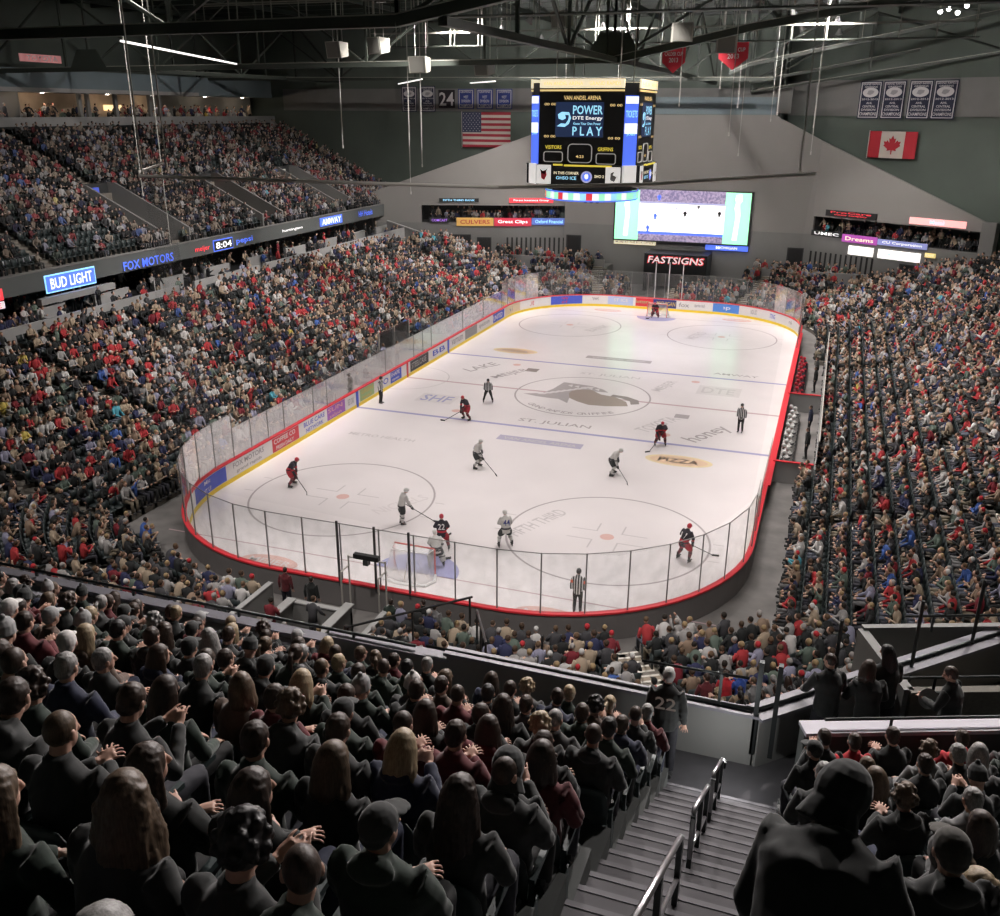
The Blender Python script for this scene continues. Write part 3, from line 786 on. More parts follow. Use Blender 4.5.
def body_mesh(J, voxel=0.0065, bulk=1.0, gloves=False, name='person'):
    b = MB(); add_head(b, J)
    b.loft([J['pel'] + V(0, 0, -.08), J['pel'], J['waist'], J['chest'], J['shl']], [(.12, .09), (.16, .11), (.14, .1), (.165, .11), (.11, .08)], 12)
    for i in (0, 1):
        sh, el, wr = J['sh'][i], J['elb'][i], J['wri'][i]
        b.loft([J['chest'] * .4 + sh * .6, sh, sh * .5 + el * .5, el, el * .4 + wr * .6, wr], [.06, .055, .048, .042, .038, .027], 10)
        if not gloves: hand(b, wr, el, s=-1 if i else 1)
        hp, kn, an = J['hip'][i], J['knee'][i], J['ank'][i]
        b.loft([hp, hp * .5 + kn * .5, kn, kn * .55 + an * .45, an, an + V(0, 0, -.04)], [.09, .082, .058, .056, .038, .035], 10)
        b.loft([an + V(0, -.05, -.04), an + V(0, .06, -.045), an + V(0, .17, -.06)], [(.035, .035), (.042, .03), (.035, .02)], 8)
    me = remesh(b, name, voxel, 2, mats=(M_SKIN, M_EYE, M_LIP))
    inv = J['HM'].transposed(); hc = Vector(J['head'])
    mi = []
    for p in me.polygons:
        q = inv @ (p.center - hc); k = 0
        if q.y > .055:
            if abs(abs(q.x) - .03) < .014 and abs(q.z - .008) < .009: k = 1
            elif abs(q.x) < .024 and abs(q.z + .062) < .007: k = 2
        mi.append(k)
    me.polygons.foreach_set('material_index', mi)
    return me


def jacket_mesh(J, puff=1.0, hood=False, voxel=0.016, name='jacket', m=None, long=0.0):
    b = MB(); p = puff
    b.loft([J['pel'] + V(0, 0, -.1 - long), J['pel'], J['waist'], J['chest'], J['shl'], J['neck'] + V(0, -.012, .0), J['neck'] + V(0, -.014, .045)],
           [(.17 * p, .135 * p), (.185 * p, .14 * p), (.175 * p, .13 * p), (.2 * p, .14 * p), (.15 * p, .105), (.078, .076), (.073, .073)], 14)
    for i in (0, 1):
        sh, el, wr = J['sh'][i], J['elb'][i], J['wri'][i]
        b.loft([J['chest'] * .45 + sh * .55, sh + V(0, 0, .008), sh * .5 + el * .5, el, el * .4 + wr * .6, wr * .97 + el * .03],
               [.09 * p, .08 * p, .07 * p, .062 * p, .055 * p, .042], 10)
    if hood: b.ell(J['neck'] + V(0, -.09, .0), (.12, .07, .075), 12, 7)
    return remesh(b, name, voxel, 4, disp=0.009 * p, dscale=7.0, mats=(m or M_CLOTH,))


def trousers_mesh(J, k=1.0, voxel=0.018, name='trousers', m=None, short=False):
    b = MB()
    b.loft([J['pel'] + V(0, 0, .1), J['pel'], J['pel'] + V(0, 0.02, -.1)], [(.16 * k, .12 * k), (.18 * k, .14 * k), (.15 * k, .13 * k)], 12)
    for i in (0, 1):
        hp, kn, an = J['hip'][i], J['knee'][i], J['ank'][i]
        if short: b.loft([hp, hp * .5 + kn * .5, hp * .12 + kn * .88], [.125 * k, .125 * k, .105 * k], 10)
        else: b.loft([hp, hp * .5 + kn * .5, kn, kn * .5 + an * .5, an], [.105 * k, .098 * k, .077 * k, .07 * k, .06 * k], 10)
    return remesh(b, name, voxel, 3, disp=.006, mats=(m or M_TROU,))


def shoes_mesh(J, m=None, skate=False):
    b = MB()
    for an in J['ank']:
        b.loft([an + V(0, -.07, -.045), an + V(0, 0, -.045), an + V(0, .1, -.055), an + V(0, .19, -.065)], [(.035, .04), (.045, .045), (.048, .033), (.035, .022)], 10, m or M_SHOE)
        b.loft([an + V(0, -.01, -.04), an + V(0, -.01, .05 if not skate else .12)], [.05, .052], 10, m or M_SHOE)
        if skate: b.box(tuple(an + V(-.006, -.11, -.17)), tuple(an + V(.006, .19, -.135)), M_PALES); b.box(tuple(an + V(-.012, -.08, -.14)), tuple(an + V(.012, .15, -.09)), M_CHAR)
    return b


def hair_geo(style, rng):
    """hair round a head centred on the origin facing +y"""
    b = MB(); I = None
    def cap(r=(.088, .104, .11), c=(0, -.018, .03), n=14): b.ell(c, r, n, 9)
    if style == 'short': cap((.084, .098, .104), (0, -.018, .032)); b.ell((0, -.05, -.02), (.07, .06, .06), 12, 7)
    elif style == 'crop': cap((.08, .094, .1), (0, -.016, .029))
    elif style == 'curly':
        cap((.095, .105, .112), (0, -.022, .03))
        for k in range(46):
            a = rng.uniform(0, 2 * math.pi); e = rng.uniform(-.5, 1.5); c = (math.cos(a) * math.cos(e) * .1, -.02 + math.sin(a) * math.cos(e) * .105, .03 + math.sin(e) * .112)
            if c[1] < .05: b.ell(c, (.026,) * 3, 6, 4)
    elif style in ('long', 'bob', 'wavy'):
        cap((.093, .106, .112), (0, -.02, .03)); L = {'long': .42, 'bob': .2, 'wavy': .36}[style]
        for k in range(17):
            a = math.pi * (1 + (k - 0.0) / 16.0); x, y = math.cos(a) * .085, -.018 + math.sin(a) * .092
            w = rng.uniform(.9, 1.15); off = rng.uniform(-.015, .015)
            sp = 1.25 if style != 'bob' else 1.08
            q = [(x * .8, y * .8, .08), (x, y, .01), (x * sp, y * 1.08 - .004, -L * .35), (x * sp * 1.06 + off, y * 1.12 - .01, -L * .7 * w), (x * sp * .98 + off * 2, y * 1.05, -L * w)]
            if style == 'wavy': q = [(c[0] + .012 * math.sin(i * 2.1 + k), c[1], c[2]) for i, c in enumerate(q)]
            b.loft(q, [.02, .03, .032, .028, .01], 7)
        if style != 'bob': b.loft([(0, -.07, .0), (0, -.115, -.12), (0, -.12, -.28), (0, -.11, -L)], [(.08, .03), (.1, .035), (.1, .035), (.05, .015)], 10)
    elif style == 'tail':
        cap((.086, .1, .106), (0, -.016, .03)); b.loft([(0, -.1, .06), (0, -.15, .04), (0, -.17, -.06), (0, -.15, -.2), (0, -.14, -.27)], [.022, .032, .035, .028, .008], 8)
    elif style == 'bun':
        cap((.086, .1, .106), (0, -.016, .03)); b.ell((0, -.08, .12), (.045, .045, .04), 10, 6)
    elif style == 'cap':   # baseball cap over short hair
        b.ell((0, -.016, .035), (.089, .105, .1), 14, 9)
        b.loft([(0, .07, .06), (0, .12, .055), (0, .17, .045)], [(.075, .012), (.07, .009), (.045, .006)], 10)
        b.ell((0, -.05, -.02), (.072, .06, .055), 12, 7)
    elif style == 'beanie':
        b.loft([(0, -.02, .0), (0, -.02, .03), (0, -.02, .1), (0, -.025, .145), (0, -.03, .165)], [(.095, .11), (.095, .11), (.086, .1), (.055, .065), (.015, .02)], 14); b.ell((0, -.03, .175), (.028,) * 3, 8, 6)
    elif style == 'hood':
        b.ell((0, -.025, .02), (.11, .125, .13), 14, 9); b.loft([(0, -.05, -.05), (0, -.07, -.14)], [(.1, .1), (.13, .1)], 12)
    # keep the face clear: nothing forward of the brow plane below the hairline
    return b


_HAIRS = {}


def hair_mesh(style):
    if style in _HAIRS: return _HAIRS[style]
    b = hair_geo(style, random.Random(5))
    me = remesh(b, 'hat' if style in ('cap', 'beanie') else ('hood' if style == 'hood' else 'hair'), 0.0085, 2 if style not in ('long', 'wavy') else 1, disp=.004 if style in ('long', 'wavy', 'curly', 'short', 'tail') else 0.001, dscale=40, mats=(M_CLOTH if style in ('cap', 'beanie', 'hood') else M_HAIR,))
    # press down what covers the face
    for v in me.vertices:
        if style in ('cap',): continue
        if v.co.y > .05 and v.co.z < .07 and style != 'hood': v.co.y = .05 + (v.co.y - .05) * .15
    me.update(); _HAIRS[style] = me
    return me


SPEC_POSES = [('sit', 0.05, 0.0, 0.1, 'lap'), ('sit', 0.4, 0.15, -0.15, 'knees'), ('sit', 0.0, -0.35, 0.05, 'cross'), ('sit', 0.12, 0.1, 0.35, 'phone'),
              ('sit', 0.18, 0.55, 0.0, 'lap'), ('sit', 0.08, -0.1, 0.1, 'clap')]
PROTO = {}


def spectator_protos():
    for i, (k, ln, hy, hp, ar) in enumerate(SPEC_POSES):
        J = mk_pose(k, ln, hy, hp, 0.0, ar)
        PROTO[i] = dict(J=J, body=body_mesh(J), jacket=[jacket_mesh(J, 1.0), jacket_mesh(J, 1.13, True)], trousers=trousers_mesh(J), shoes=shoes_mesh(J).build('shoes'))
        o = PROTO[i]['shoes']; PROTO[i]['shoes'] = o.data; bpy.data.objects.remove(o)
    for nm, (k, ln, hy, hp, ar, tw) in {'stand_l': ('stand', 0.12, 0.5, 0.1, 'rail', 0.1), 'stand_r': ('stand', 0.2, -0.6, 0.2, 'rail', -0.1), 'stand_a': ('stand', 0.03, 0.1, 0.0, 'side', 0),
                                        'stand_p': ('stand', 0.1, 0.3, 0.3, 'paper', 0.2), 'bend': ('stand', 0.85, -0.1, 0.1, 'rail', -0.2)}.items():
        J = mk_pose(k, ln, hy, hp, tw, ar)
        s = shoes_mesh(J).build('shoes'); sd = s.data; bpy.data.objects.remove(s)
        PROTO[nm] = dict(J=J, body=body_mesh(J), jacket=[jacket_mesh(J, 1.05), jacket_mesh(J, 1.25, True)], trousers=trousers_mesh(J), shoes=sd)


def obj_of(name, me, parent=None, col=None):
    o = bpy.data.objects.new(name, me); COL.objects.link(o)
    if parent is not None: o.parent = parent
    if col: o.color = (*col, 1)
    return o


def make_person(pose, style, loc, rz, top, hairc, legs, puff=0, scale=1.0):
    P = PROTO[pose]; J = P['J']
    o = obj_of('person', P['body']); o.location = loc; o.rotation_euler = (0, 0, rz); o.scale = (scale,) * 3
    obj_of('jacket', P['jacket'][puff], o, top); obj_of('trousers', P['trousers'], o, legs); obj_of('shoes', P['shoes'], o)
    if style == 'cap' or style == 'beanie':
        nm = 'hat'
    elif style == 'hood': nm = 'hood'
    else: nm = 'hair'
    h = obj_of(nm, hair_mesh(style), o, hairc)
    M = J['HM'].to_4x4(); M.translation = Vector(J['head']); h.matrix_local = M
    return o


HAIRC = {'black': (.012, .01, .01), 'dark brown': (.035, .02, .013), 'brown': (.05, .03, .02), 'light brown': (.12, .08, .05), 'blond': (.38, .29, .18), 'grey': (.3, .29, .28), 'white': (.55, .54, .52), 'auburn': (.08, .03, .015)}
TOPC = {'black': (.012, .014, .013), 'charcoal': (.035, .037, .036), 'dark green': (.02, .035, .025), 'navy': (.015, .02, .05), 'dark grey': (.06, .06, .06), 'red': (.5, .02, .03), 'maroon': (.12, .015, .02),
        'grey': (.2, .2, .2), 'white': (.6, .6, .6), 'tan': (.3, .22, .14), 'blue': (.03, .08, .35), 'plaid brown': (.12, .08, .06)}
STY = {'short': 'short {c} hair', 'crop': 'cropped {c} hair', 'curly': 'curly {c} hair', 'long': 'long {c} hair', 'bob': 'bobbed {c} hair', 'wavy': 'wavy {c} hair', 'tail': '{c} ponytail', 'bun': '{c} hair bun',
       'cap': '{c} cap', 'beanie': '{c} knitted hat', 'hood': 'hood up'}


# ------------------------------------------------------------------ the balcony (upper stand at the near end) where the photographer stands
BY0 = -47.2; BZ0 = 8.7; BRUN = 0.82; BRISE = 0.492
RANG = math.radians(21.5); RP = (15.12, -46.62)


def brow(k): return BY0 - BRUN * k - BRUN * 0.62, BZ0 + BRISE * (k + 1)


def rloc(u, t):   # right section: u = depth backwards, t = along the row
    f = (-math.sin(RANG), math.cos(RANG)); r = (math.cos(RANG), math.sin(RANG))
    return RP[0] + r[0] * t - f[0] * u, RP[1] + r[1] * t - f[1] * u


def balcony():
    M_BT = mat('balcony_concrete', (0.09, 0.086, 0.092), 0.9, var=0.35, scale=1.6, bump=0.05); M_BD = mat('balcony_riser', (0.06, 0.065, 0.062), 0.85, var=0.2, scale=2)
    M_ALU = mat('stair_nosing', (0.11, 0.105, 0.115), 0.75, 0.0, var=0.2, scale=3)
    b = MB(); XL = -30.0; X1 = 13.38; X2 = 14.95
    b.box((XL, BY0, BZ0 - 0.4), (X2 + .2, -46.1, BZ0), M_BT)
    for k in range(0, 17):
        y1 = BY0 - BRUN * k; z = BZ0 + BRISE * (k + 1)
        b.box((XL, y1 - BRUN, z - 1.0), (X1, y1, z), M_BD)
    o = b.build('floor_balcony'); tag(o, kind='structure')
    r = MB(); f = np.array((-math.sin(RANG), math.cos(RANG), 0)); t = np.array((math.cos(RANG), math.sin(RANG), 0))
    for k in range(17):
        u0, u1 = 0.55 + BRUN * k, 0.55 + BRUN * (k + 1); z = BZ0 + BRISE * (k + 1)
        # the row starts where it meets the stairs
        x, y = RP[0] - f[0] * (u0 + u1) / 2, RP[1] - f[1] * (u0 + u1) / 2; t0 = (X2 - x) / t[0] + 0.1
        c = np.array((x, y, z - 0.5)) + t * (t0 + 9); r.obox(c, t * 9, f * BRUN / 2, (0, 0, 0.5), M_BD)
    tag(r.build('floor_balcony_corner'), kind='structure')
    s = MB()
    for i in range(30):
        y1 = BY0 - 0.41 * i; z = BZ0 + BRISE / 2 * (i + 1)
        s.box((X1, y1 - 0.41, z - 0.6), (X2, y1, z), M_BT); s.box((X1, y1 - 0.05, z), (X2, y1 + 0.004, z + 0.006), M_ALU)
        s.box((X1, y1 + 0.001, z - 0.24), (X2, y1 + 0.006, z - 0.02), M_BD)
    o = s.build('balcony_stairs'); tag(o, 'concrete aisle stairs with pale worn treads running down to the balcony rail', 'stairs')
    # front parapet: left run along the end, then turned forty-five degrees, with a wide pale cap
    p = MB(); PZ = 9.55; capm = mat('parapet_cap', (0.19, 0.185, 0.21), 0.45, var=0.1)
    pts = [(-30, -46.0), (7.3, -46.0), (9.5, -46.0), (14.45, -46.0), (18.6, -41.9), (28, -32.6)]
    for i_, (a, c) in enumerate(zip(pts[:-1], pts[1:])):
        PZ = (9.3, 9.42, 9.55, 9.55, 9.55)[i_]
        d = np.array((c[0] - a[0], c[1] - a[1], 0)); L = np.linalg.norm(d); d /= L; n = np.array((-d[1], d[0], 0))
        wide = (.12, .12, .12, .2, .2)[i_]
        p.obox(((a[0] + c[0]) / 2, (a[1] + c[1]) / 2, (PZ + 6.6) / 2), d * L / 2, n * 0.1, (0, 0, (PZ - 6.6) / 2), M_WALLM)
        p.obox(((a[0] + c[0]) / 2, (a[1] + c[1]) / 2, PZ + 0.02), d * (L / 2 + .05), n * wide, (0, 0, 0.025), capm)
    # the lower second wall on the left with its pale ledge
    PZ = 9.55; p.box((-6.0, -46.5, 8.7), (7.4, -46.15, 9.16), M_BD); p.box((-6, -46.55, 9.16), (7.4, -46.05, 9.22), mat('parapet_white', (0.34, 0.325, 0.37), 0.45))
    # triangular landing between the parapet and the corner seats
    p.box((14.9, -48.0, 8.3), (18.5, -45.9, 8.69), M_BT)
    p.poly([(14.4, -46.1, 8.66), (28, -32.7, 8.66), (30, -40, 8.66), (15.1, -47.3, 8.66)], M_BT, (0, 0, -0.3))
    tag(p.build('trim_balcony_parapet'), kind='structure')
    # rails on the parapet: one thing per run
    def rail(pts, h, r, lab, posts=4, low=None):
        e = empty('guard_rail', pts[0]); tag(e, lab, 'rail'); q = MB(); o = np.array(pts[0], float)
        P = [np.array(a, float) - o for a in pts]; q.tube([a + V(0, 0, h) for a in P], r, 8, M_STEELR); q.build('top_rail', parent=e, smooth=True)
        if low: k = MB(); k.tube([a + V(0, 0, low) for a in P], r * .8, 8, M_STEELR); k.build('lower_rail', parent=e)
        for a, c in zip(P[:-1], P[1:]):
            for i in range(posts): z = MB(); m_ = a + (c - a) * ((i + .5) / posts); z.bar(m_, m_ + V(0, 0, h), .045, .045, M_STEELR); z.build('rail_post', parent=e)
    M_STEELR = mat('rail_metal', (0.045, 0.05, 0.05), 0.3, 0.75)
    rail([(-12, -46.0, 9.3), (8.9, -46.0, 9.42)], 0.12, .03, 'dark handrail along the parapet on the left of the balcony', 9)
    rail([(9.1, -46.0, 9.5), (14.4, -46.0, 9.55)], 0.08, .028, 'dark handrail on the parapet below the stairs', 3)
    rail([(14.5, -45.95, PZ), (18.6, -41.9, PZ), (24, -36.5, PZ)], 0.08, .03, 'dark handrail on the angled parapet beside the standing people', 4)
    rail([(12.7, -46.0, 9.5), (14.3, -46.0, 9.55)], 0.6, .022, 'raised guard rail at the foot of the stairs', 2)
    for x in (14.45, 14.72):
        z = MB(); z.box((x - .035, -46.1, 8.9), (x + .035, -46.0, PZ + .95), M_STEELR); tag(z.build('rail_post'), 'dark upright post at the foot of the stairs, %s' % ('nearer the seats' if x < 14.5 else 'nearer the standing people'), 'post', None)
    for (x, y, l) in ((15.5, -44.95, 'beside the standing man'), (16.7, -43.9, 'behind the standing women'), (17.7, -42.8, 'past the standing women')):
        z = MB(); z.tube([(x, y, 8.9), (x, y, PZ + 1.25)], .03, 8, M_STEELR); tag(z.build('rail_post'), 'tall dark post on the angled parapet ' + l, 'post')
    # centre handrails of the stairs
    for i, (ya, yb) in enumerate([(-54.6, -52.15), (-51.2, -49.6), (-48.9, -47.25)]):
        e = empty('stair_handrail', (14.11, yb, BZ0 + .6 * (BY0 - yb)))
        tag(e, ['steel centre handrail of the aisle stairs, lowest of three by the parapet', 'steel centre handrail of the aisle stairs, middle of three', 'steel centre handrail of the aisle stairs, nearest and highest of three'][2 - i], 'handrail', None)
        za, zb = .6 * (yb - ya), 0.0; d = ya - yb
        top = mat('worn_rail_steel', (0.42, 0.41, 0.42), 0.28, 0.8)
        q = MB(); q.tube([(0, d, .35 + za), (0, d, .8 + za), (0, d + .05, .88 + za), (0, -.06, .88 + zb + .03), (0, 0, .8 + zb), (0, 0, .3)], .024, 10, top); q.build('top_rail', parent=e, smooth=True)
        q = MB(); q.tube([(0, d, .45 + za), (0, 0, .45 + zb)], .02, 8, top); q.build('lower_rail', parent=e, smooth=True)
        for t_ in (0.02, .5, .98):
            z = MB(); y = d * t_; z.box((-.022, y - .045, za * t_ - .05), (.022, y + .045, za * t_ + .86), M_STEELR); z.build('rail_post', parent=e)
    root = empty('landing_fill_lamp', (14.11, -47.2, 9.45)); tag(root, 'small added fill lamp at the last handrail post, brightening the landing', 'lamp'); k = MB(); k.box((-.05, 0, -.05), (.05, .06, .05), M_STEELR); k.build('housing', parent=root)
    k = MB(); k.box((-.04, .06, -.04), (.04, .065, .04), mat('landing_fill_lens', (1, .95, .9), emit=1.0)); k.build('lens', parent=root); l = bpy.data.lights.new('lamp_light', 'POINT'); l.energy = 26; l.shadow_soft_size = .05; lo = bpy.data.objects.new('lamp_light', l); COL.objects.link(lo); lo.parent = root; lo.location = (0, .14, 0)  # added lamp that brightens the landing and inner parapet wall
    # ledge and boxes of the right section
    q = MB(); f3 = f; L = 5.5
    c = np.array((RP[0], RP[1], 9.23)) + t * (L + .0) + f3 * .05; q.obox(c, t * L, f3 * .09, (0, 0, .62), M_BD); q.obox(c + V(0, 0, .64), t * L, f3 * .15, (0, 0, .03), mat('white_ledge', (0.36, 0.345, 0.39), 0.45))
    brn = mat('box_wall', (0.13, 0.12, 0.1), 0.8, var=0.2)
    c2 = np.array((17.0, -44.5, 9.12)); q.obox(c2 + t * 2.2, t * 2.6, f3 * .08, (0, 0, .5), brn); q.obox(c2 + t * -.4 + f3 * .9, t * .08, f3 * .9, (0, 0, .5), M_WALLM); q.obox(c2 + t * 2.2 + f3 * 1.8, t * 2.6, f3 * .06, (0, 0, .55), M_WALLM)
    tag(q.build('trim_corner_ledge'), kind='structure')
    def rail2(a, L, h, lab):
        e = empty('guard_rail', a); tag(e, lab, 'rail'); k = MB(); k.tube([V(0, 0, h), t * L + V(0, 0, h)], .024, 8, M_STEELR); k.build('top_rail', parent=e)
        for i in range(4): z = MB(); m_ = t * L * (.1 + .27 * i); z.bar(m_, m_ + V(0, 0, h), .04, .04, M_STEELR); z.build('rail_post', parent=e)
    rail2(tuple(np.array((RP[0], RP[1], 9.9)) + t * .3 + f3 * .05), 9.5, .12, 'thin dark rail on the white ledge above the corner seats')
    rail2((16.5, -44.75, 9.62), 5, .25, 'pale rail on the brown box wall behind the white ledge')
    rail2((16.6, -42.9, 9.65), 5, .3, 'rail of the farther box beyond the brown wall')


def fold_seat_proto():
    M_S = mat('seat_plastic', (0.03, 0.045, 0.045), 0.5); M_P = mat('seat_pad', (0.045, 0.06, 0.06), 0.7)
    e = empty('stadium_seat'); b = MB()
    b.loft([(0, -.1, .42), (0, -.13, .6), (0, -.17, .78), (0, -.185, .86)], [(.22, .028), (.235, .025), (.225, .022), (.18, .018)], 12, M_S); b.build('backrest', parent=e, smooth=True)
    b = MB(); b.loft([(0, -.1, .43), (0, .1, .44), (0, .3, .45)], [(.2, .03), (.225, .035), (.2, .028)], 12, M_P); b.build('seat', parent=e, smooth=True)
    b = MB()
    for s in (-1, 1): b.box((s * .25 - .02, -.14, 0), (s * .25 + .02, -.04, .42), M_S); b.box((s * .25 - .022, -.14, .6), (s * .25 + .022, .22, .64), M_S); b.box((s * .25 - .018, -.14, .42), (s * .25 + .018, -.09, .6), M_S)
    b.box((-.25, -.13, .36), (.25, -.09, .4), M_S); b.build('armrest_frame', parent=e)
    return e


# photograph heads on the balcony: (x, y of the head top, hair style, hair colour, top colour, pose)
HEADS_L = [(5, 633, 'short', 'brown'), (53, 600, 'cap', 'grey'), (27, 606, 'short', 'dark brown'), (62, 628, 'cap', 'white'), (88, 615, 'bob', 'blond'), (119, 613, 'short', 'black'), (154, 617, 'short', 'dark brown'),
           (71, 642, 'short', 'grey'), (110, 640, 'short', 'grey'), (90, 631, 'crop', 'dark brown'), (141, 641, 'short', 'light brown'), (165, 635, 'bob', 'brown'), (189, 653, 'short', 'grey'), (205, 644, 'short', 'brown'),
           (231, 642, 'short', 'dark brown'), (286, 644, 'tail', 'brown'), (306, 657, 'short', 'black'), (322, 661, 'short', 'dark brown'), (38, 659, 'curly', 'dark brown'), (88, 679, 'short', 'dark brown'), (127, 668, 'short', 'brown'),
           (169, 664, 'bob', 'dark brown'), (205, 670, 'crop', 'brown'), (237, 671, 'bob', 'light brown'), (281, 670, 'short', 'brown'), (280, 692, 'curly', 'light brown'), (260, 703, 'short', 'dark brown'), (160, 725, 'long', 'brown'),
           (110, 754, 'wavy', 'light brown'), (7, 762, 'long', 'light brown'), (264, 745, 'long', 'dark brown'), (242, 803, 'curly', 'black'), (323, 822, 'short', 'brown'), (332, 697, 'short', 'brown'), (337, 724, 'bob', 'light brown'),
           (361, 732, 'long', 'blond'), (403, 726, 'bob', 'blond'), (429, 734, 'short', 'dark brown'), (489, 763, 'cap', 'charcoal'), (486, 764, 'long', 'dark brown'), (528, 738, 'crop', 'brown'), (583, 747, 'curly', 'brown'),
           (361, 655, 'short', 'dark brown'), (381, 655, 'crop', 'brown'), (409, 654, 'short', 'black'), (429, 651, 'short', 'grey'), (449, 661, 'bob', 'light brown'), (350, 676, 'short', 'brown'), (365, 672, 'short', 'dark brown'),
           (341, 696, 'short', 'brown'), (354, 705, 'bob', 'auburn'), (409, 681, 'short', 'brown'), (429, 692, 'bob', 'dark brown'), (468, 696, 'short', 'dark brown'), (405, 703, 'crop', 'dark brown'), (391, 718, 'short', 'brown'),
           (458, 708, 'short', 'brown'), (506, 685, 'long', 'dark brown'), (530, 688, 'short', 'brown'), (550, 690, 'short', 'dark brown'), (559, 699, 'crop', 'grey'), (585, 695, 'short', 'brown'), (568, 718, 'bob', 'brown'),
           (548, 719, 'short', 'dark brown'), (596, 712, 'crop', 'brown'), (611, 707, 'short', 'black'), (629, 708, 'short', 'brown'), (649, 697, 'short', 'grey'), (664, 708, 'crop', 'brown'), (645, 719, 'short', 'light brown'),
           (594, 729, 'curly', 'auburn'), (636, 745, 'bob', 'dark brown'), (334, 870, 'curly', 'light brown'), (444, 901, 'crop', 'brown'), (611, 760, 'hood', 'grey')]
HEADS_R = [(829, 728, 'short', 'dark brown', 'black'), (858, 732, 'short', 'brown', 'red'), (899, 721, 'short', 'dark brown', 'black'), (933, 740, 'curly', 'light brown', 'grey'), (966, 727, 'short', 'brown', 'red'), (821, 745, 'cap', 'charcoal', 'black'),
           (831, 763, 'short', 'grey', 'charcoal'), (871, 759, 'short', 'light brown', 'black'), (881, 764, 'bob', 'light brown', 'black'), (911, 787, 'curly', 'light brown', 'black'), (983, 774, 'beanie', 'charcoal', 'charcoal'), (977, 791, 'short', 'grey', 'grey'),
           (953, 833, 'hood', 'grey', 'dark grey'), (900, 866, 'crop', 'grey', 'black'), (961, 855, 'wavy', 'light brown', 'navy'), (986, 815, 'bob', 'brown', 'black'), (990, 858, 'wavy', 'blond', 'charcoal')]


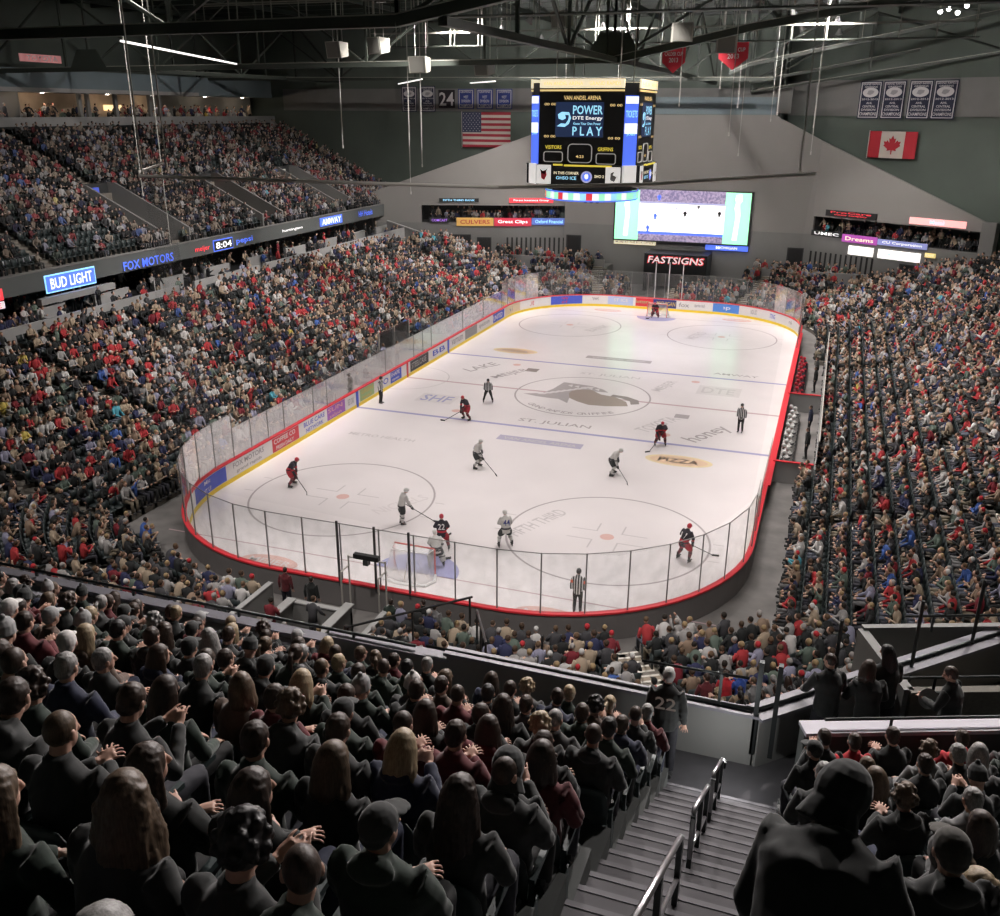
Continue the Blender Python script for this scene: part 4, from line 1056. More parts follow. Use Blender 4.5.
def balcony_people():
    rnd = random.Random(3); placed = []; cam = Vector(CAM)
    def ray(u, v): return CF + CR * ((u - 500) / FPX) - CU * ((v - 458) / FPX)
    slots = {}
    # left section: put each head of the photograph on the row whose head-height line its ray meets
    for (u, v, st, hc) in HEADS_L:
        d = ray(u, v)
        best = None
        for k in range(13):
            y, z = brow(k); tt = (y + .06 - cam.y) / d.y
            if tt <= 0: continue
            p = cam + d * tt; e = p.z - (z + 1.42)
            if best is None or abs(e) < abs(best[0]): best = (e, k, p.x)
        e, k, x = best
        slots.setdefault(k, []).append([x, st, hc, e])
    for k in range(0, 12):
        row = sorted(slots.get(k, [])); y, z = brow(k); keep = []
        for r in row:
            if keep and r[0] - keep[-1][0] < .44: continue
            if r[0] > 13.12: r[0] = 13.08
            keep.append(r)
        # fill the gaps of the row
        xs = 13.06; extra = []
        while xs > -6:
            if all(abs(xs - r[0]) > .47 for r in keep + extra) and rnd.random() < (.93 if k < 9 else .8):
                extra.append([xs + rnd.uniform(-.03, .03), rnd.choice(['short', 'short', 'crop', 'bob', 'long', 'tail', 'cap', 'curly', 'beanie', 'short']), rnd.choice(['black', 'dark brown', 'brown', 'brown', 'light brown', 'dark brown', 'grey', 'blond']), 0])
                xs -= .5
            xs -= .07
        row = sorted(keep + extra, key=lambda r: -r[0]); n = 0
        for x, st, hc, e in row:
            n += 1
            if not in_view((x, y, z + 1.2), 60): continue
            if k >= 11 and proj((x, y, z + 1.37))[1] > 925: continue
            placed.append(('L', k, n, x, y, z, 0.0, st, hc, None, e))
    for (u, v, st, hc, tc) in HEADS_R:
        d = ray(u, v); best = None
        for k in range(12):
            uu = .55 + BRUN * (k + .5); z = BZ0 + BRISE * (k + 1); f = Vector((-math.sin(RANG), math.cos(RANG), 0)); o = Vector(rloc(uu, 0) + (0,))
            tt = (o - Vector((cam.x, cam.y, 0))).dot(f) / d.dot(f)
            if tt <= 0: continue
            p = cam + d * tt; e = p.z - (z + 1.37)
            if best is None or abs(e) < abs(best[0]): best = (e, k, p.x, p.y, z)
        e, k, x, y, z = best
        placed.append(('R', k, int((x - 14) * 10), x, y, z, RANG, st, hc, tc, e))
    have = [(p[3], p[4]) for p in placed if p[0] == 'R']
    for k in range(9):
        for i in range(9):
            x, y = rloc(.55 + BRUN * (k + .5), .35 + .5 * i + .43 * 0 + (0 if k < 2 else -.05 * k)); z = BZ0 + BRISE * (k + 1)
            if x < 15.3 or not in_view((x, y, z + 1.2), 30): continue
            if min([math.dist((x, y), q) for q in have] + [9]) < .47: continue
            if 800 < proj((x, y, z + 1.1))[0] + 0 < 905 and 800 < proj((x, y, z + 1.1))[1] < 916: continue
            if rnd.random() < .85: have.append((x, y)); placed.append(('R', k, i, x, y, z, RANG, rnd.choice(['short', 'crop', 'bob', 'curly', 'cap']), rnd.choice(['black', 'dark brown', 'brown', 'light brown', 'grey']), None, 0))
    seat = fold_seat_proto(); first = True; used = set(); out = []
    rs = {}
    for p in placed:
        if p[0] == 'R': rs.setdefault(p[1], []).append(p)
    order = {}
    for k, l in rs.items():
        l.sort(key=lambda p: p[3] * math.cos(RANG) + p[4] * math.sin(RANG))
        for i, p in enumerate(l): order[id(p)] = i + 1
    for p in placed:
        side, k, n, x, y, z, rz, st, hc, tc, e = p
        if side == 'R': n = order[id(p)]
        tc = tc or rnd.choice(['black', 'black', 'charcoal', 'navy', 'dark green', 'dark green', 'black', 'charcoal', 'dark grey', 'maroon', 'plaid brown', 'red' if rnd.random() < .35 else 'black'])
        if side == 'L' and k >= 7 and tc in ('red', 'grey', 'plaid brown', 'dark grey', 'maroon'): tc = rnd.choice(['black', 'dark green', 'charcoal'])
        pose = rnd.choice([0, 0, 1, 2, 3, 4, 5, 0, 2]); puff = rnd.choice([0, 0, 1])
        if st in ('cap', 'beanie'):
            colh = TOPC['charcoal'] if hc in ('black', 'dark brown', 'brown', 'charcoal') else ((.35, .35, .35) if hc in ('grey', 'light brown') else (.6, .58, .56)); cw = 'dark' if hc in ('black', 'dark brown', 'brown', 'charcoal') else ('grey' if hc in ('grey', 'light brown') else 'white')
        elif st == 'hood': colh = TOPC[tc]; cw = ''
        else: colh = HAIRC.get(hc, HAIRC['brown']); cw = hc
        rowt = 'front row' if k == 0 else ORD(k + 1) + ' row up'
        sec = 'balcony' if side == 'L' else 'corner'; k = k
        lab = '%s top, %s, %s %s row, %s seat from the stairs' % (tc, STY[st].format(c=cw), 'front' if k == 0 else ORD(k + 1), sec, ORD(n))
        sc_ = 1.0 + max(-.06, min(.07, e * .3))
        o = make_person(pose, st, (x, y + (.0 if side == 'L' else 0) - .08, z - .02), rz + rnd.uniform(-.12, .12), TOPC[tc], colh, rnd.choice([(.02, .025, .05), (.015, .015, .015), (.04, .04, .05), (.03, .03, .03)]), puff, sc_)
        tag(o, lab.replace('  ', ' '), 'person', 'people seated on the balcony')
        s = seat if first else copy_tree(seat); first = False
        s.location = (x, y - .1, z); s.rotation_euler = (0, 0, rz)
        tag(s, 'dark folding seat, %s %s row, %s from the stairs' % ('front' if k == 0 else ORD(k + 1), sec, ORD(n)), 'seat', 'folding seats of the balcony')
        out.append((x, y))
    # particular people
    def P(pose, st, hc, tc, loc, rz, lab, puff=0, hatc=None):
        o = make_person(pose, st, loc, rz, TOPC[tc], hatc or HAIRC.get(hc, HAIRC['brown']), (.015, .015, .02), puff); tag(o, lab, 'person'); return o
    P('stand_l', 'crop', 'dark brown', 'black', (15.42, -45.6, 8.7), .25, 'man in a black jacket standing at the landing, leftmost of the standing group')
    P('stand_r', 'bob', 'dark brown', 'black', (16.0, -45.5, 8.62), .35, 'woman in a dark open coat over a tan top standing between two others')
    P('stand_l', 'long', 'black', 'black', (16.22, -45.1, 8.72), .3, 'woman in black with long dark hair standing behind the other two')
    o = P('stand_p', 'short', 'brown', 'black', (17.15, -45.15, 8.6), .9, 'man in black holding a round pale plate behind the brown box wall')
    pl = MB(); pl.loft([(0, 0, 0), (0, 0, .012), (0, 0, .016)], [.1, .15, .155], 20, M_LEDGE); q = pl.build('plate'); q.location = (16.85, -45.0, 9.75); q.rotation_euler = (1.15, .2, .2); tag(q, 'round pale plate held by the man behind the brown wall', 'plate')
    P('stand_l', 'cap', 'grey', 'black', (18.6, -42.6, 8.75), .3, 'person in a pale cap standing far along the angled parapet', 0, (.35, .35, .33))
    o = P('bend', 'hood', 'black', 'black', (14.9, -55.25, 13.75), -.15, 'person in a big black coat bending over the seats beside the stairs', 1, TOPC['black'])
    o.scale = (1.08, 1.08, 1.04)
    P(0, 'cap', 'charcoal', 'black', (15.6, -54.1, 13.3), .3, 'person in a broad dark cap beside the bending black coat', 1, (.06, .055, .045))
    # the spectator in the numbered jersey at the foot of the stairs
    o = P('stand_a', 'cap', 'grey', 'black', (13.22, -46.75, 8.7), 0.05, 'fan standing in black jersey numbered 22 and grey cap at the foot of the stairs', 0, (.42, .42, .4))
    t = MB(); t.text('22', (0, -.172, 1.36), (1, 0, 0), (0, 0, 1), .2, M_WHITE if False else mat('jersey_number', (0.45, 0.43, 0.38), 0.7), .3); t.build('jersey_number', parent=o)
    return len(placed) + 9


# ------------------------------------------------------------------ players and officials
def player(loc, rz, team, pose, lab, num='', goalie=False, seated=False, stick=True, sname=''):
    K, ln, hy, hp, tw, ar = pose
    J = mk_pose(K, ln, hy, hp, tw, ar)
    C = dict(red=((.03, .025, .03), (.42, .03, .045), (.5, .03, .05), (.2, .05, .06), (.03, .03, .03)), white=((.55, .54, .52), (.035, .04, .04), (.6, .6, .58), (.5, .5, .48), (.04, .045, .04)), ref=((.5, .5, .5), (.015, .015, .015), (.015, .015, .015), (.015,) * 3, (.015,) * 3))[team]
    bm = body_mesh(J, 0.02, gloves=True, name='hockey_player' if team != 'ref' else 'hockey_official')
    o = bpy.data.objects.new(bm.name.split('.')[0], bm); COL.objects.link(o); o.location = loc; o.rotation_euler = (0, 0, rz)
    tag(o, lab, 'hockey player' if team != 'ref' else 'referee')
    jm = jacket_mesh(J, 1.22 if team != 'ref' else 1.02, voxel=.024, name='jersey', m=M_JER[team], long=.05); obj_of('jersey', jm, o)
    tm = trousers_mesh(J, 1.25 if team != 'ref' else 1.0, .025, 'pants', None, short=team != 'ref'); obj_of('pants', tm, o, C[1])
    if team != 'ref':
        b = MB()
        for i in (0, 1):
            kn, an = J['knee'][i], J['ank'][i]; r = .085 if not goalie else .14
            b.loft([kn + V(0, 0, .06), kn * .5 + an * .5, an + V(0, 0, .05)], [r, r * .95, r * .75], 10, mat('sock_' + team, C[3], .8))
            b.loft([kn * .75 + an * .25 + V(0, 0, 0), kn * .6 + an * .4], [r * 1.04, r * 1.04], 10, mat('sock_band_' + team, C[4] if team == 'red' else (.1, .1, .1), .8))
        b.build('leg_pads' if goalie else 'socks', parent=o, smooth=True)
        g = MB()
        for i in (0, 1):
            w, e = J['wri'][i], J['elb'][i]; d = (w - e) / np.linalg.norm(w - e)
            g.loft([w - d * .1, w - d * .02, w + d * .06, w + d * .13], [.06, .062, .06, .035] if not goalie else [.09, .12, .12, .06], 10, mat('glove_' + team, (.08, .02, .025) if team == 'red' else (.06, .06, .06), .6))
        g.build('gloves', parent=o, smooth=True)
    s = shoes_mesh(J, M_CHAR, skate=True); s.build('skates', parent=o)
    h = MB(); h.ell((0, -.012, .032), (.1, .118, .112), 14, 9, mat('helmet_' + team, C[2], .3)); h.loft([(0, -.03, .0), (0, -.035, -.05)], [(.095, .1), (.085, .085)], 12, mat('helmet_' + team, C[2], .3))
    if team != 'ref' or True: h.loft([(-.085, .06, .03), (0, .118, .03), (.085, .06, .03)], [(.006, .03)] * 3, 6, mat('visor', (.3, .3, .32), .1))
    ho = h.build('helmet', parent=o, smooth=True); M = J['HM'].to_4x4(); M.translation = Vector(J['head']); ho.matrix_local = M
    if num:
        t = MB(); back = J['chest'] + V(0, -.185, -.05); t.text(num, tuple(back), (1, 0, 0), (0, math.sin(ln), math.cos(ln)), .26, M_WHITE if team == 'red' else M_NAVY, .3); t.build('jersey_number', parent=o)
    if stick:
        Mx = Matrix.Translation(loc) @ Matrix.Rotation(rz, 4, 'Z'); a = Vector(J['wri'][0]); c = Vector(J['wri'][1]); d = (c - a).normalized()
        hd = Vector((d.x, d.y, 0)); hd = hd.normalized() if hd.length > .02 else Vector((.3, .95, 0)).normalized()
        hd = Matrix.Rotation(.6, 3, 'Z') @ hd
        tip = Vector((c.x, c.y, .05)) + hd * (1.0 if not goalie else .45); d = (tip - c).normalized(); st_ = c - d * .5
        b = MB(); b.bar(tuple(Mx @ st_), tuple(Mx @ tip), .03, .022, mat('stick_shaft', (.05, .05, .05), .4)); b.bar(tuple(Mx @ (st_)), tuple(Mx @ (st_ + d * .12)), .036, .03, M_WHITE)
        fl = Vector((d.x, d.y, 0)); fl = fl.normalized() if fl.length > .05 else Vector((0, 1, 0)); fl = Matrix.Rotation(-.5, 3, 'Z') @ fl
        b.obox(tuple(Mx @ (tip + fl * .13)), tuple(Mx.to_3x3() @ fl * .15), tuple(Mx.to_3x3() @ Vector((-fl.y, fl.x, 0)) * .012), (0, 0, .04 if not goalie else .06), mat('stick_blade', (.03, .03, .03), .5))
        k = b.build('hockey_stick'); tag(k, 'hockey stick held by the ' + sname, 'hockey stick')
    return o


def jersey_mat(name, base, stripe, lo, hi, vertical=False):
    m = mat(name, base, .8, bump=.15, scale=12); nt = m.node_tree; b = nt.nodes['Principled BSDF']
    tc = nt.nodes.new('ShaderNodeTexCoord'); sx = nt.nodes.new('ShaderNodeSeparateXYZ'); nt.links.new(tc.outputs['Object'], sx.inputs[0])
    if vertical:
        w = nt.nodes.new('ShaderNodeMath'); w.operation = 'MULTIPLY'; w.inputs[1].default_value = 62; nt.links.new(sx.outputs[0], w.inputs[0])
        s = nt.nodes.new('ShaderNodeMath'); s.operation = 'SINE'; nt.links.new(w.outputs[0], s.inputs[0])
        g = nt.nodes.new('ShaderNodeMath'); g.operation = 'GREATER_THAN'; g.inputs[1].default_value = 0; nt.links.new(s.outputs[0], g.inputs[0]); fac = g.outputs[0]
    else:
        g1 = nt.nodes.new('ShaderNodeMath'); g1.operation = 'GREATER_THAN'; g1.inputs[1].default_value = lo; nt.links.new(sx.outputs[2], g1.inputs[0])
        g2 = nt.nodes.new('ShaderNodeMath'); g2.operation = 'LESS_THAN'; g2.inputs[1].default_value = hi; nt.links.new(sx.outputs[2], g2.inputs[0])
        mm = nt.nodes.new('ShaderNodeMath'); mm.operation = 'MULTIPLY'; nt.links.new(g1.outputs[0], mm.inputs[0]); nt.links.new(g2.outputs[0], mm.inputs[1]); fac = mm.outputs[0]
    mx = nt.nodes.new('ShaderNodeMix'); mx.data_type = 'RGBA'; mx.inputs[6].default_value = (*base, 1); mx.inputs[7].default_value = (*stripe, 1)
    nt.links.new(fac, mx.inputs[0]); nt.links.new(mx.outputs[2], b.inputs['Base Color'])
    return m


M_JER = {'red': jersey_mat('jersey_dark', (.025, .022, .03), (.5, .03, .05), .95, 1.04), 'white': jersey_mat('jersey_white', (.5, .49, .47), (.06, .06, .07), .9, .98), 'ref': jersey_mat('jersey_striped', (.6, .6, .6), (.01, .01, .01), 0, 0, True)}


def players():
    S = lambda ln=.5, hy=0, hp=-.1, tw=0, ar='stick': ('skate', ln, hy, hp, tw, ar)
    R = math.radians
    player((-9.75, -20.68, 0), R(-80), 'red', S(.6), 'dark-shirted skater with red helmet by the left boards near the corner advert', '', sname='skater by the left corner')
    player((-5.43, -7.61, 0), R(150), 'red', S(.5), 'dark-shirted skater with red helmet at the blue line beside an official', '9', sname='dark skater at the left of the blue line')
    player((6.75, -8.13, 0), R(200), 'red', S(.6), 'dark-shirted skater with red helmet beside the orange oval advert', '', sname='dark skater by the orange oval')
    player((0.24, -24.81, 0), R(20), 'red', ('skate', .15, 0, 0, .1, 'stick'), 'dark-shirted skater with red helmet beside the near goal', '22', sname='dark skater beside the goal')
    player((10.33, -22.11, 0), R(-30), 'red', S(.4), 'dark-shirted skater with red helmet at the right edge of the near right circle', '17', sname='dark skater of the right circle')
    player((-1.81, -15.03, 0), R(-95), 'white', S(.35), 'white-shirted skater alone between the near circles and blue line', '8', sname='white skater before the blue line')
    player((5.24, -13.5, 0), R(-92), 'white', S(.65), 'white-shirted skater leaning low with stick out, above the right circle', '', sname='white skater leaning above the right circle')
    player((-2.56, -22.95, 0), R(-50), 'white', ('stand', .3, 0, 0, .1, 'stick'), 'white-shirted skater at the edge of the left faceoff circle', '', sname='white skater by the left circle')
    player((2.69, -23.48, 0), R(35), 'white', S(.25), 'white-shirted skater standing left of the near right circle', '44', sname='white skater left of the right circle')
    player((0.62, -26.3, 0), R(30), 'white', ('skate', .75, 0, -.5, .1, 'stick'), 'crouching goalie in white with big leg pads before the near goal', '', goalie=True, sname='near goalie')
    player((-.06, 26.6, 0), R(180), 'red', ('skate', .7, 0, -.4, 0, 'stick'), 'crouching goalie in dark red before the far goal', '', goalie=True, sname='far goalie')
    st = ('stand', .05, 0, 0, 0, 'side')
    player((-11.95, -6.26, 0), R(-90), 'ref', st, 'official in striped shirt against the left boards by the blue line', stick=False)
    player((-5.38, -3.79, 0), R(200), 'ref', ('skate', .3, 0, 0, 0, 'side'), 'official in striped shirt near centre ice beside the dark skater', stick=False)
    player((10.81, -3.98, 0), R(170), 'ref', ('stand', .08, 0, 0, 0, 'side'), 'official in striped shirt near the right boards with legs apart', stick=False)
    o = player((7.16, -27.9, 0), R(5), 'ref', ('stand', .06, 0, 0, 0, 'side'), 'official in striped shirt with orange armbands behind the near glass', stick=False)
    b = MB(); J = mk_pose('stand', .06, 0, 0, 0, 'side')
    for i in (0, 1):
        a, c = J['sh'][i], J['elb'][i]; b.loft([a * .6 + c * .4, a * .2 + c * .8], [.075, .07], 10, mat('armband', (.75, .15, .08), .6))
    k = b.build('armbands', parent=o)
    # players on the right-hand benches
    ps = [('sit', .35, 0, 0, 0, 'lap'), ('sit', .15, .3, 0, 0, 'lap'), ('sit', .5, -.2, 0, 0, 'knees')]
    protos = {}
    n = 0
    for team, y0, cnt in (('white', -10.2, 15), ('red', 2.6, 15)):
        for i in range(cnt):
            y = y0 + i * .62; key = (team, i % 3)
            lab = '%s player sitting on the %s bench, %s from its near end' % ('white-shirted' if team == 'white' else 'red and dark clad', 'nearer' if team == 'white' else 'farther', ORD(i + 1))
            if key not in protos:
                o = player((HW + .95, y, 0.0), R(90), team, ps[i % 3], lab, stick=False); protos[key] = o
            else:
                o = copy_tree(protos[key]); o.location = (HW + .95, y, 0.0)
            tag(o, lab, 'hockey player', 'players on the benches')
            n += 1
    for i, (y, c) in enumerate([(-7.5, 'black'), (-3.2, 'navy'), (6.2, 'black'), (9.0, 'charcoal')]):
        o = make_person('stand_a', 'short', (HW + 1.75, y, .05), R(90), TOPC[c], HAIRC['brown'], (.02, .02, .02)); tag(o, 'coach in %s standing behind the %s bench, %s along it' % (c, 'nearer' if i < 2 else 'farther', ('nearer' if i % 2 == 0 else 'farther')), 'person')
    for team, y0, y1 in (('nearer', -11.0, -.6), ('farther', 2.0, 12.4)):
        e = empty('player_bench', (HW + .85, (y0 + y1) / 2, 0)); tag(e, 'long players\' bench behind the red ledge, %s of the two' % team, 'bench'); L = (y1 - y0) / 2
        b = MB(); b.box((-.1, -L, .42), (.3, L, .48), M_CHAR); b.build('seat', parent=e)
        for i in range(4): b = MB(); y = -L + .3 + (2 * L - .6) * i / 3; b.box((0, y - .04, 0), (.2, y + .04, .42), M_STEEL); b.build('leg', parent=e)
        w = MB(); w.box((HW + .25, y0 - .55, 0), (HW + 2.2, y0 - .45, 1.15), M_LEDGE); w.box((HW + .2, y0 - .58, 1.15), (HW + 2.2, y0 - .42, 1.2), M_RED); tag(w.build('bench_partition'), 'pale partition with red top at the near end of the %s bench' % team, 'partition')
    b = MB(); g = glass_mat('bench_glass', haze=.06, fres=2.5); x = HW + 2.3
    e = empty('bench_screen', (x, 0, 0)); tag(e, 'tall glass screen behind the players\' benches', 'glass screen')
    for i in range(10):
        y = -12 + i * 2.6; k = MB(); k.box((-.02, y, 1.0), (.0, y + 2.55, 2.6), g); k.build('glass_pane', parent=e)
    k = MB(); k.box((-.05, -12, 0), (.05, 14, 1.0), M_LEDGE); k.box((-.04, -12, 2.6), (.04, 14, 2.64), M_PALES); k.build('frame', parent=e)


# ------------------------------------------------------------------ crowd as stuff
PARTC = {}


def low_person(kind, arms, lean, rng, n=5):
    J = mk_pose(kind, lean, rng.uniform(-.6, .6), rng.uniform(-.1, .3), rng.uniform(-.3, .3), arms, rng.uniform(-.12, .12)); b = MB(); part = []
    def rec(k, f): a = len(b.v); f(); part.extend([k] * (len(b.v) - a))
    M = J['HM']
    rec(2, lambda: b.loft([J['pel'] + V(0, 0, -.06), J['waist'], J['chest'], J['shl'] + V(0, 0, .02), J['neck']], [(.19, .14), (.17, .13), (.21, .15), (.15, .1), (.06, .06)], 7))
    rec(0, lambda: b.ell(J['head'] + np.array(M @ Vector((0, .012, -.01))), (.08, .095, .115), 7, 5, None, M))
    rec(1, lambda: b.ell(J['head'] + np.array(M @ Vector((0, -.028, .035))), (.09, .095, .1), 7, 5, None, M))
    for i in (0, 1):
        sh, el, wr = J['sh'][i], J['elb'][i], J['wri'][i]
        rec(2, lambda: b.loft([sh, el, wr], [.07, .06, .045], 4)); d = (wr - el) / np.linalg.norm(wr - el)
        rec(0, lambda: b.loft([wr, wr + d * .12], [.04, .03], 4))
        rec(3, lambda: b.loft([J['hip'][i], J['knee'][i], J['ank'][i] + V(0, 0, -.06)], [.105, .08, .055], 4))
        rec(4, lambda: b.box(tuple(J['ank'][i] + V(-.04, -.06, -.09)), tuple(J['ank'][i] + V(.04, .16, -.02))))
    return np.array(b.v, np.float32), b.f, np.array(part)


TOPS = [((.55, .54, .52), 8), ((.36, .35, .34), 8), ((.4, .32, .23), 10), ((.02, .022, .022), 27), ((.06, .06, .065), 12), ((.03, .035, .09), 9), ((.44, .04, .045), 9), ((.2, .02, .03), 4), ((.06, .13, .4), 1.6), ((.28, .2, .14), 7), ((.12, .16, .13), 5), ((.3, .3, .4), 5), ((.6, .48, .12), .3), ((.1, .4, .5), .25)]
LEGS = [((.035, .035, .045), 10), ((.1, .11, .14), 5), ((.02, .02, .02), 8), ((.2, .17, .12), 3), ((.15, .15, .15), 3)]
HRS = [((.02, .015, .01), 8), ((.06, .035, .02), 9), ((.13, .08, .045), 7), ((.35, .25, .13), 5), ((.35, .33, .31), 4), ((.5, .03, .04), 1.6), ((.6, .6, .58), 2)]
SKN = [((.62, .4, .3), 10), ((.52, .31, .22), 5), ((.2, .11, .07), 1)]


def pick(tab, n):
    w_ = np.array([t[1] for t in tab], float); return np.array([t[0] for t in tab], np.float32)[RNG.choice(len(tab), n, p=w_ / w_.sum())]


def mass_mesh(name, templates, items, colfun, m):
    """many copies of small templates in one mesh; items = (x, y, z, rz, scale, template)"""
    VV = []; CC = []; LL = []; TT = []; off = 0
    T = []
    for vs, fs, part in templates:
        loops = np.concatenate([np.array(f) for f in fs]); tot = np.array([len(f) for f in fs]); T.append((vs, loops, tot, part))
    it = np.array([i[:5] for i in items], np.float64); tk = np.array([i[5] for i in items])
    for k, (vs, loops, tot, part) in enumerate(T):
        sel = np.nonzero(tk == k)[0]
        if len(sel) == 0: continue
        a = it[sel]; c, s = np.cos(a[:, 3]), np.sin(a[:, 3]); S = a[:, 4][:, None]
        x = (vs[None, :, 0] * c[:, None] - vs[None, :, 1] * s[:, None]) * S + a[:, 0][:, None]
        y = (vs[None, :, 0] * s[:, None] + vs[None, :, 1] * c[:, None]) * S + a[:, 1][:, None]
        z = vs[None, :, 2] * S + a[:, 2][:, None]
        VV.append(np.stack([x, y, z], -1).reshape(-1, 3)); CC.append(colfun(len(sel), part).reshape(-1, 3))
        LL.append((loops[None, :] + (np.arange(len(sel)) * len(vs))[:, None] + off).ravel()); TT.append(np.tile(tot, len(sel))); off += len(vs) * len(sel)
    v = np.concatenate(VV).astype(np.float32); cl = np.concatenate(CC); lo = np.concatenate(LL).astype(np.int32); to = np.concatenate(TT).astype(np.int32)
    me = bpy.data.meshes.new(name); me.vertices.add(len(v)); me.vertices.foreach_set('co', v.ravel()); me.loops.add(len(lo)); me.loops.foreach_set('vertex_index', lo)
    st = np.zeros(len(to), np.int32); st[1:] = np.cumsum(to)[:-1]
    me.polygons.add(len(to)); me.polygons.foreach_set('loop_start', st); me.polygons.foreach_set('loop_total', to); me.polygons.foreach_set('use_smooth', np.ones(len(to), bool))
    me.update(calc_edges=True)
    at = me.color_attributes.new('tint', 'FLOAT_COLOR', 'POINT'); at.data.foreach_set('color', np.concatenate([cl, np.ones((len(cl), 1), np.float32)], 1).astype(np.float32).ravel())
    me.materials.append(m); o = bpy.data.objects.new(name, me); COL.objects.link(o)
    return o


def person_cols(n, part):
    pal = np.stack([pick(SKN, n), pick(HRS, n), pick(TOPS, n), pick(LEGS, n), np.tile(np.array([[.04, .04, .04]], np.float32), (n, 1))], 1)
    return pal[:, part]


def dimmed_upper_cols(n, part):  # person colours dulled and darkened: the upper stand's dimmer light put into them
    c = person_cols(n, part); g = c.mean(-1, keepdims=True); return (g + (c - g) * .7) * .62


def low_seat():
    b = MB(); b.obox((0, -.17, .66), (.21, 0, 0), (0, .02, 0), (0, -.03, .2)); b.box((-.2, -.12, .41), (.2, .26, .46)); b.box((-.24, -.15, .0), (-.2, .1, .6))
    vs = np.array(b.v, np.float32); return vs, b.f, np.zeros(len(vs), int)


def crowd():
    rng = random.Random(21); templates = [low_person('sit', a, l, rng) for a, l in (('lap', .05), ('knees', .35), ('cross', 0), ('phone', .1), ('clap', .1), ('lap', .25), ('cross', .1), ('knees', .5), ('lap', -.02), ('up', .05))]
    templates += [low_person('stand', 'side', .02, rng), low_person('stand', 'cross', .05, rng), low_person('stand', 'rail', .2, rng)]
    ns = 9; people = []; seats = []; indiv = []; rows = {}
    for (x, y, nx, ny, j, s) in lower_points(0.53):
        z = LZ[j]
        if is_aisle(x, y, nx, ny, j, s): continue
        if not in_view((x, y, z + .8), 120): continue
        rz = math.atan2(ny, nx) + math.pi / 2
        seats.append((x + nx * .12, y + ny * .12, z, rz, 1.0, 0))
        occ = .93 if x > 0 else .88
        if noise.noise(Vector((x * .22, y * .22, j * .3 + 5))) > .45: occ = .5
        rows.setdefault((round(s) // 1000, j), 0)
        if rng.random() > occ: continue
        p = (x + nx * .02 + rng.uniform(-.05, .05), y + ny * .02 + rng.uniform(-.1, .1), z - .02, rz + rng.uniform(-.25, .25), rng.uniform(.95, 1.12), rng.choice(range(10)) if rng.random() < .1 else rng.randrange(9))
        people.append((p, j, s))
    # the nearest ones are built as people of their own
    def dcam(p): return math.dist(p[:3], CAM)
    def hidden(p): # behind the balcony parapet as seen from the camera
        o = Vector(CAM); d = Vector((p[0], p[1], p[2] + 1.2)) - o; t = (-46.0 - o.y) / d.y
        if (o + d * t).z < 9.6 and (o + d * t).x < 14.6: return True
        return False
    cand = sorted([q for q in people if not hidden(q[0]) and in_view((q[0][0], q[0][1], q[0][2] + 1), 0)], key=lambda q: dcam(q[0]))
    return templates, people, seats, cand


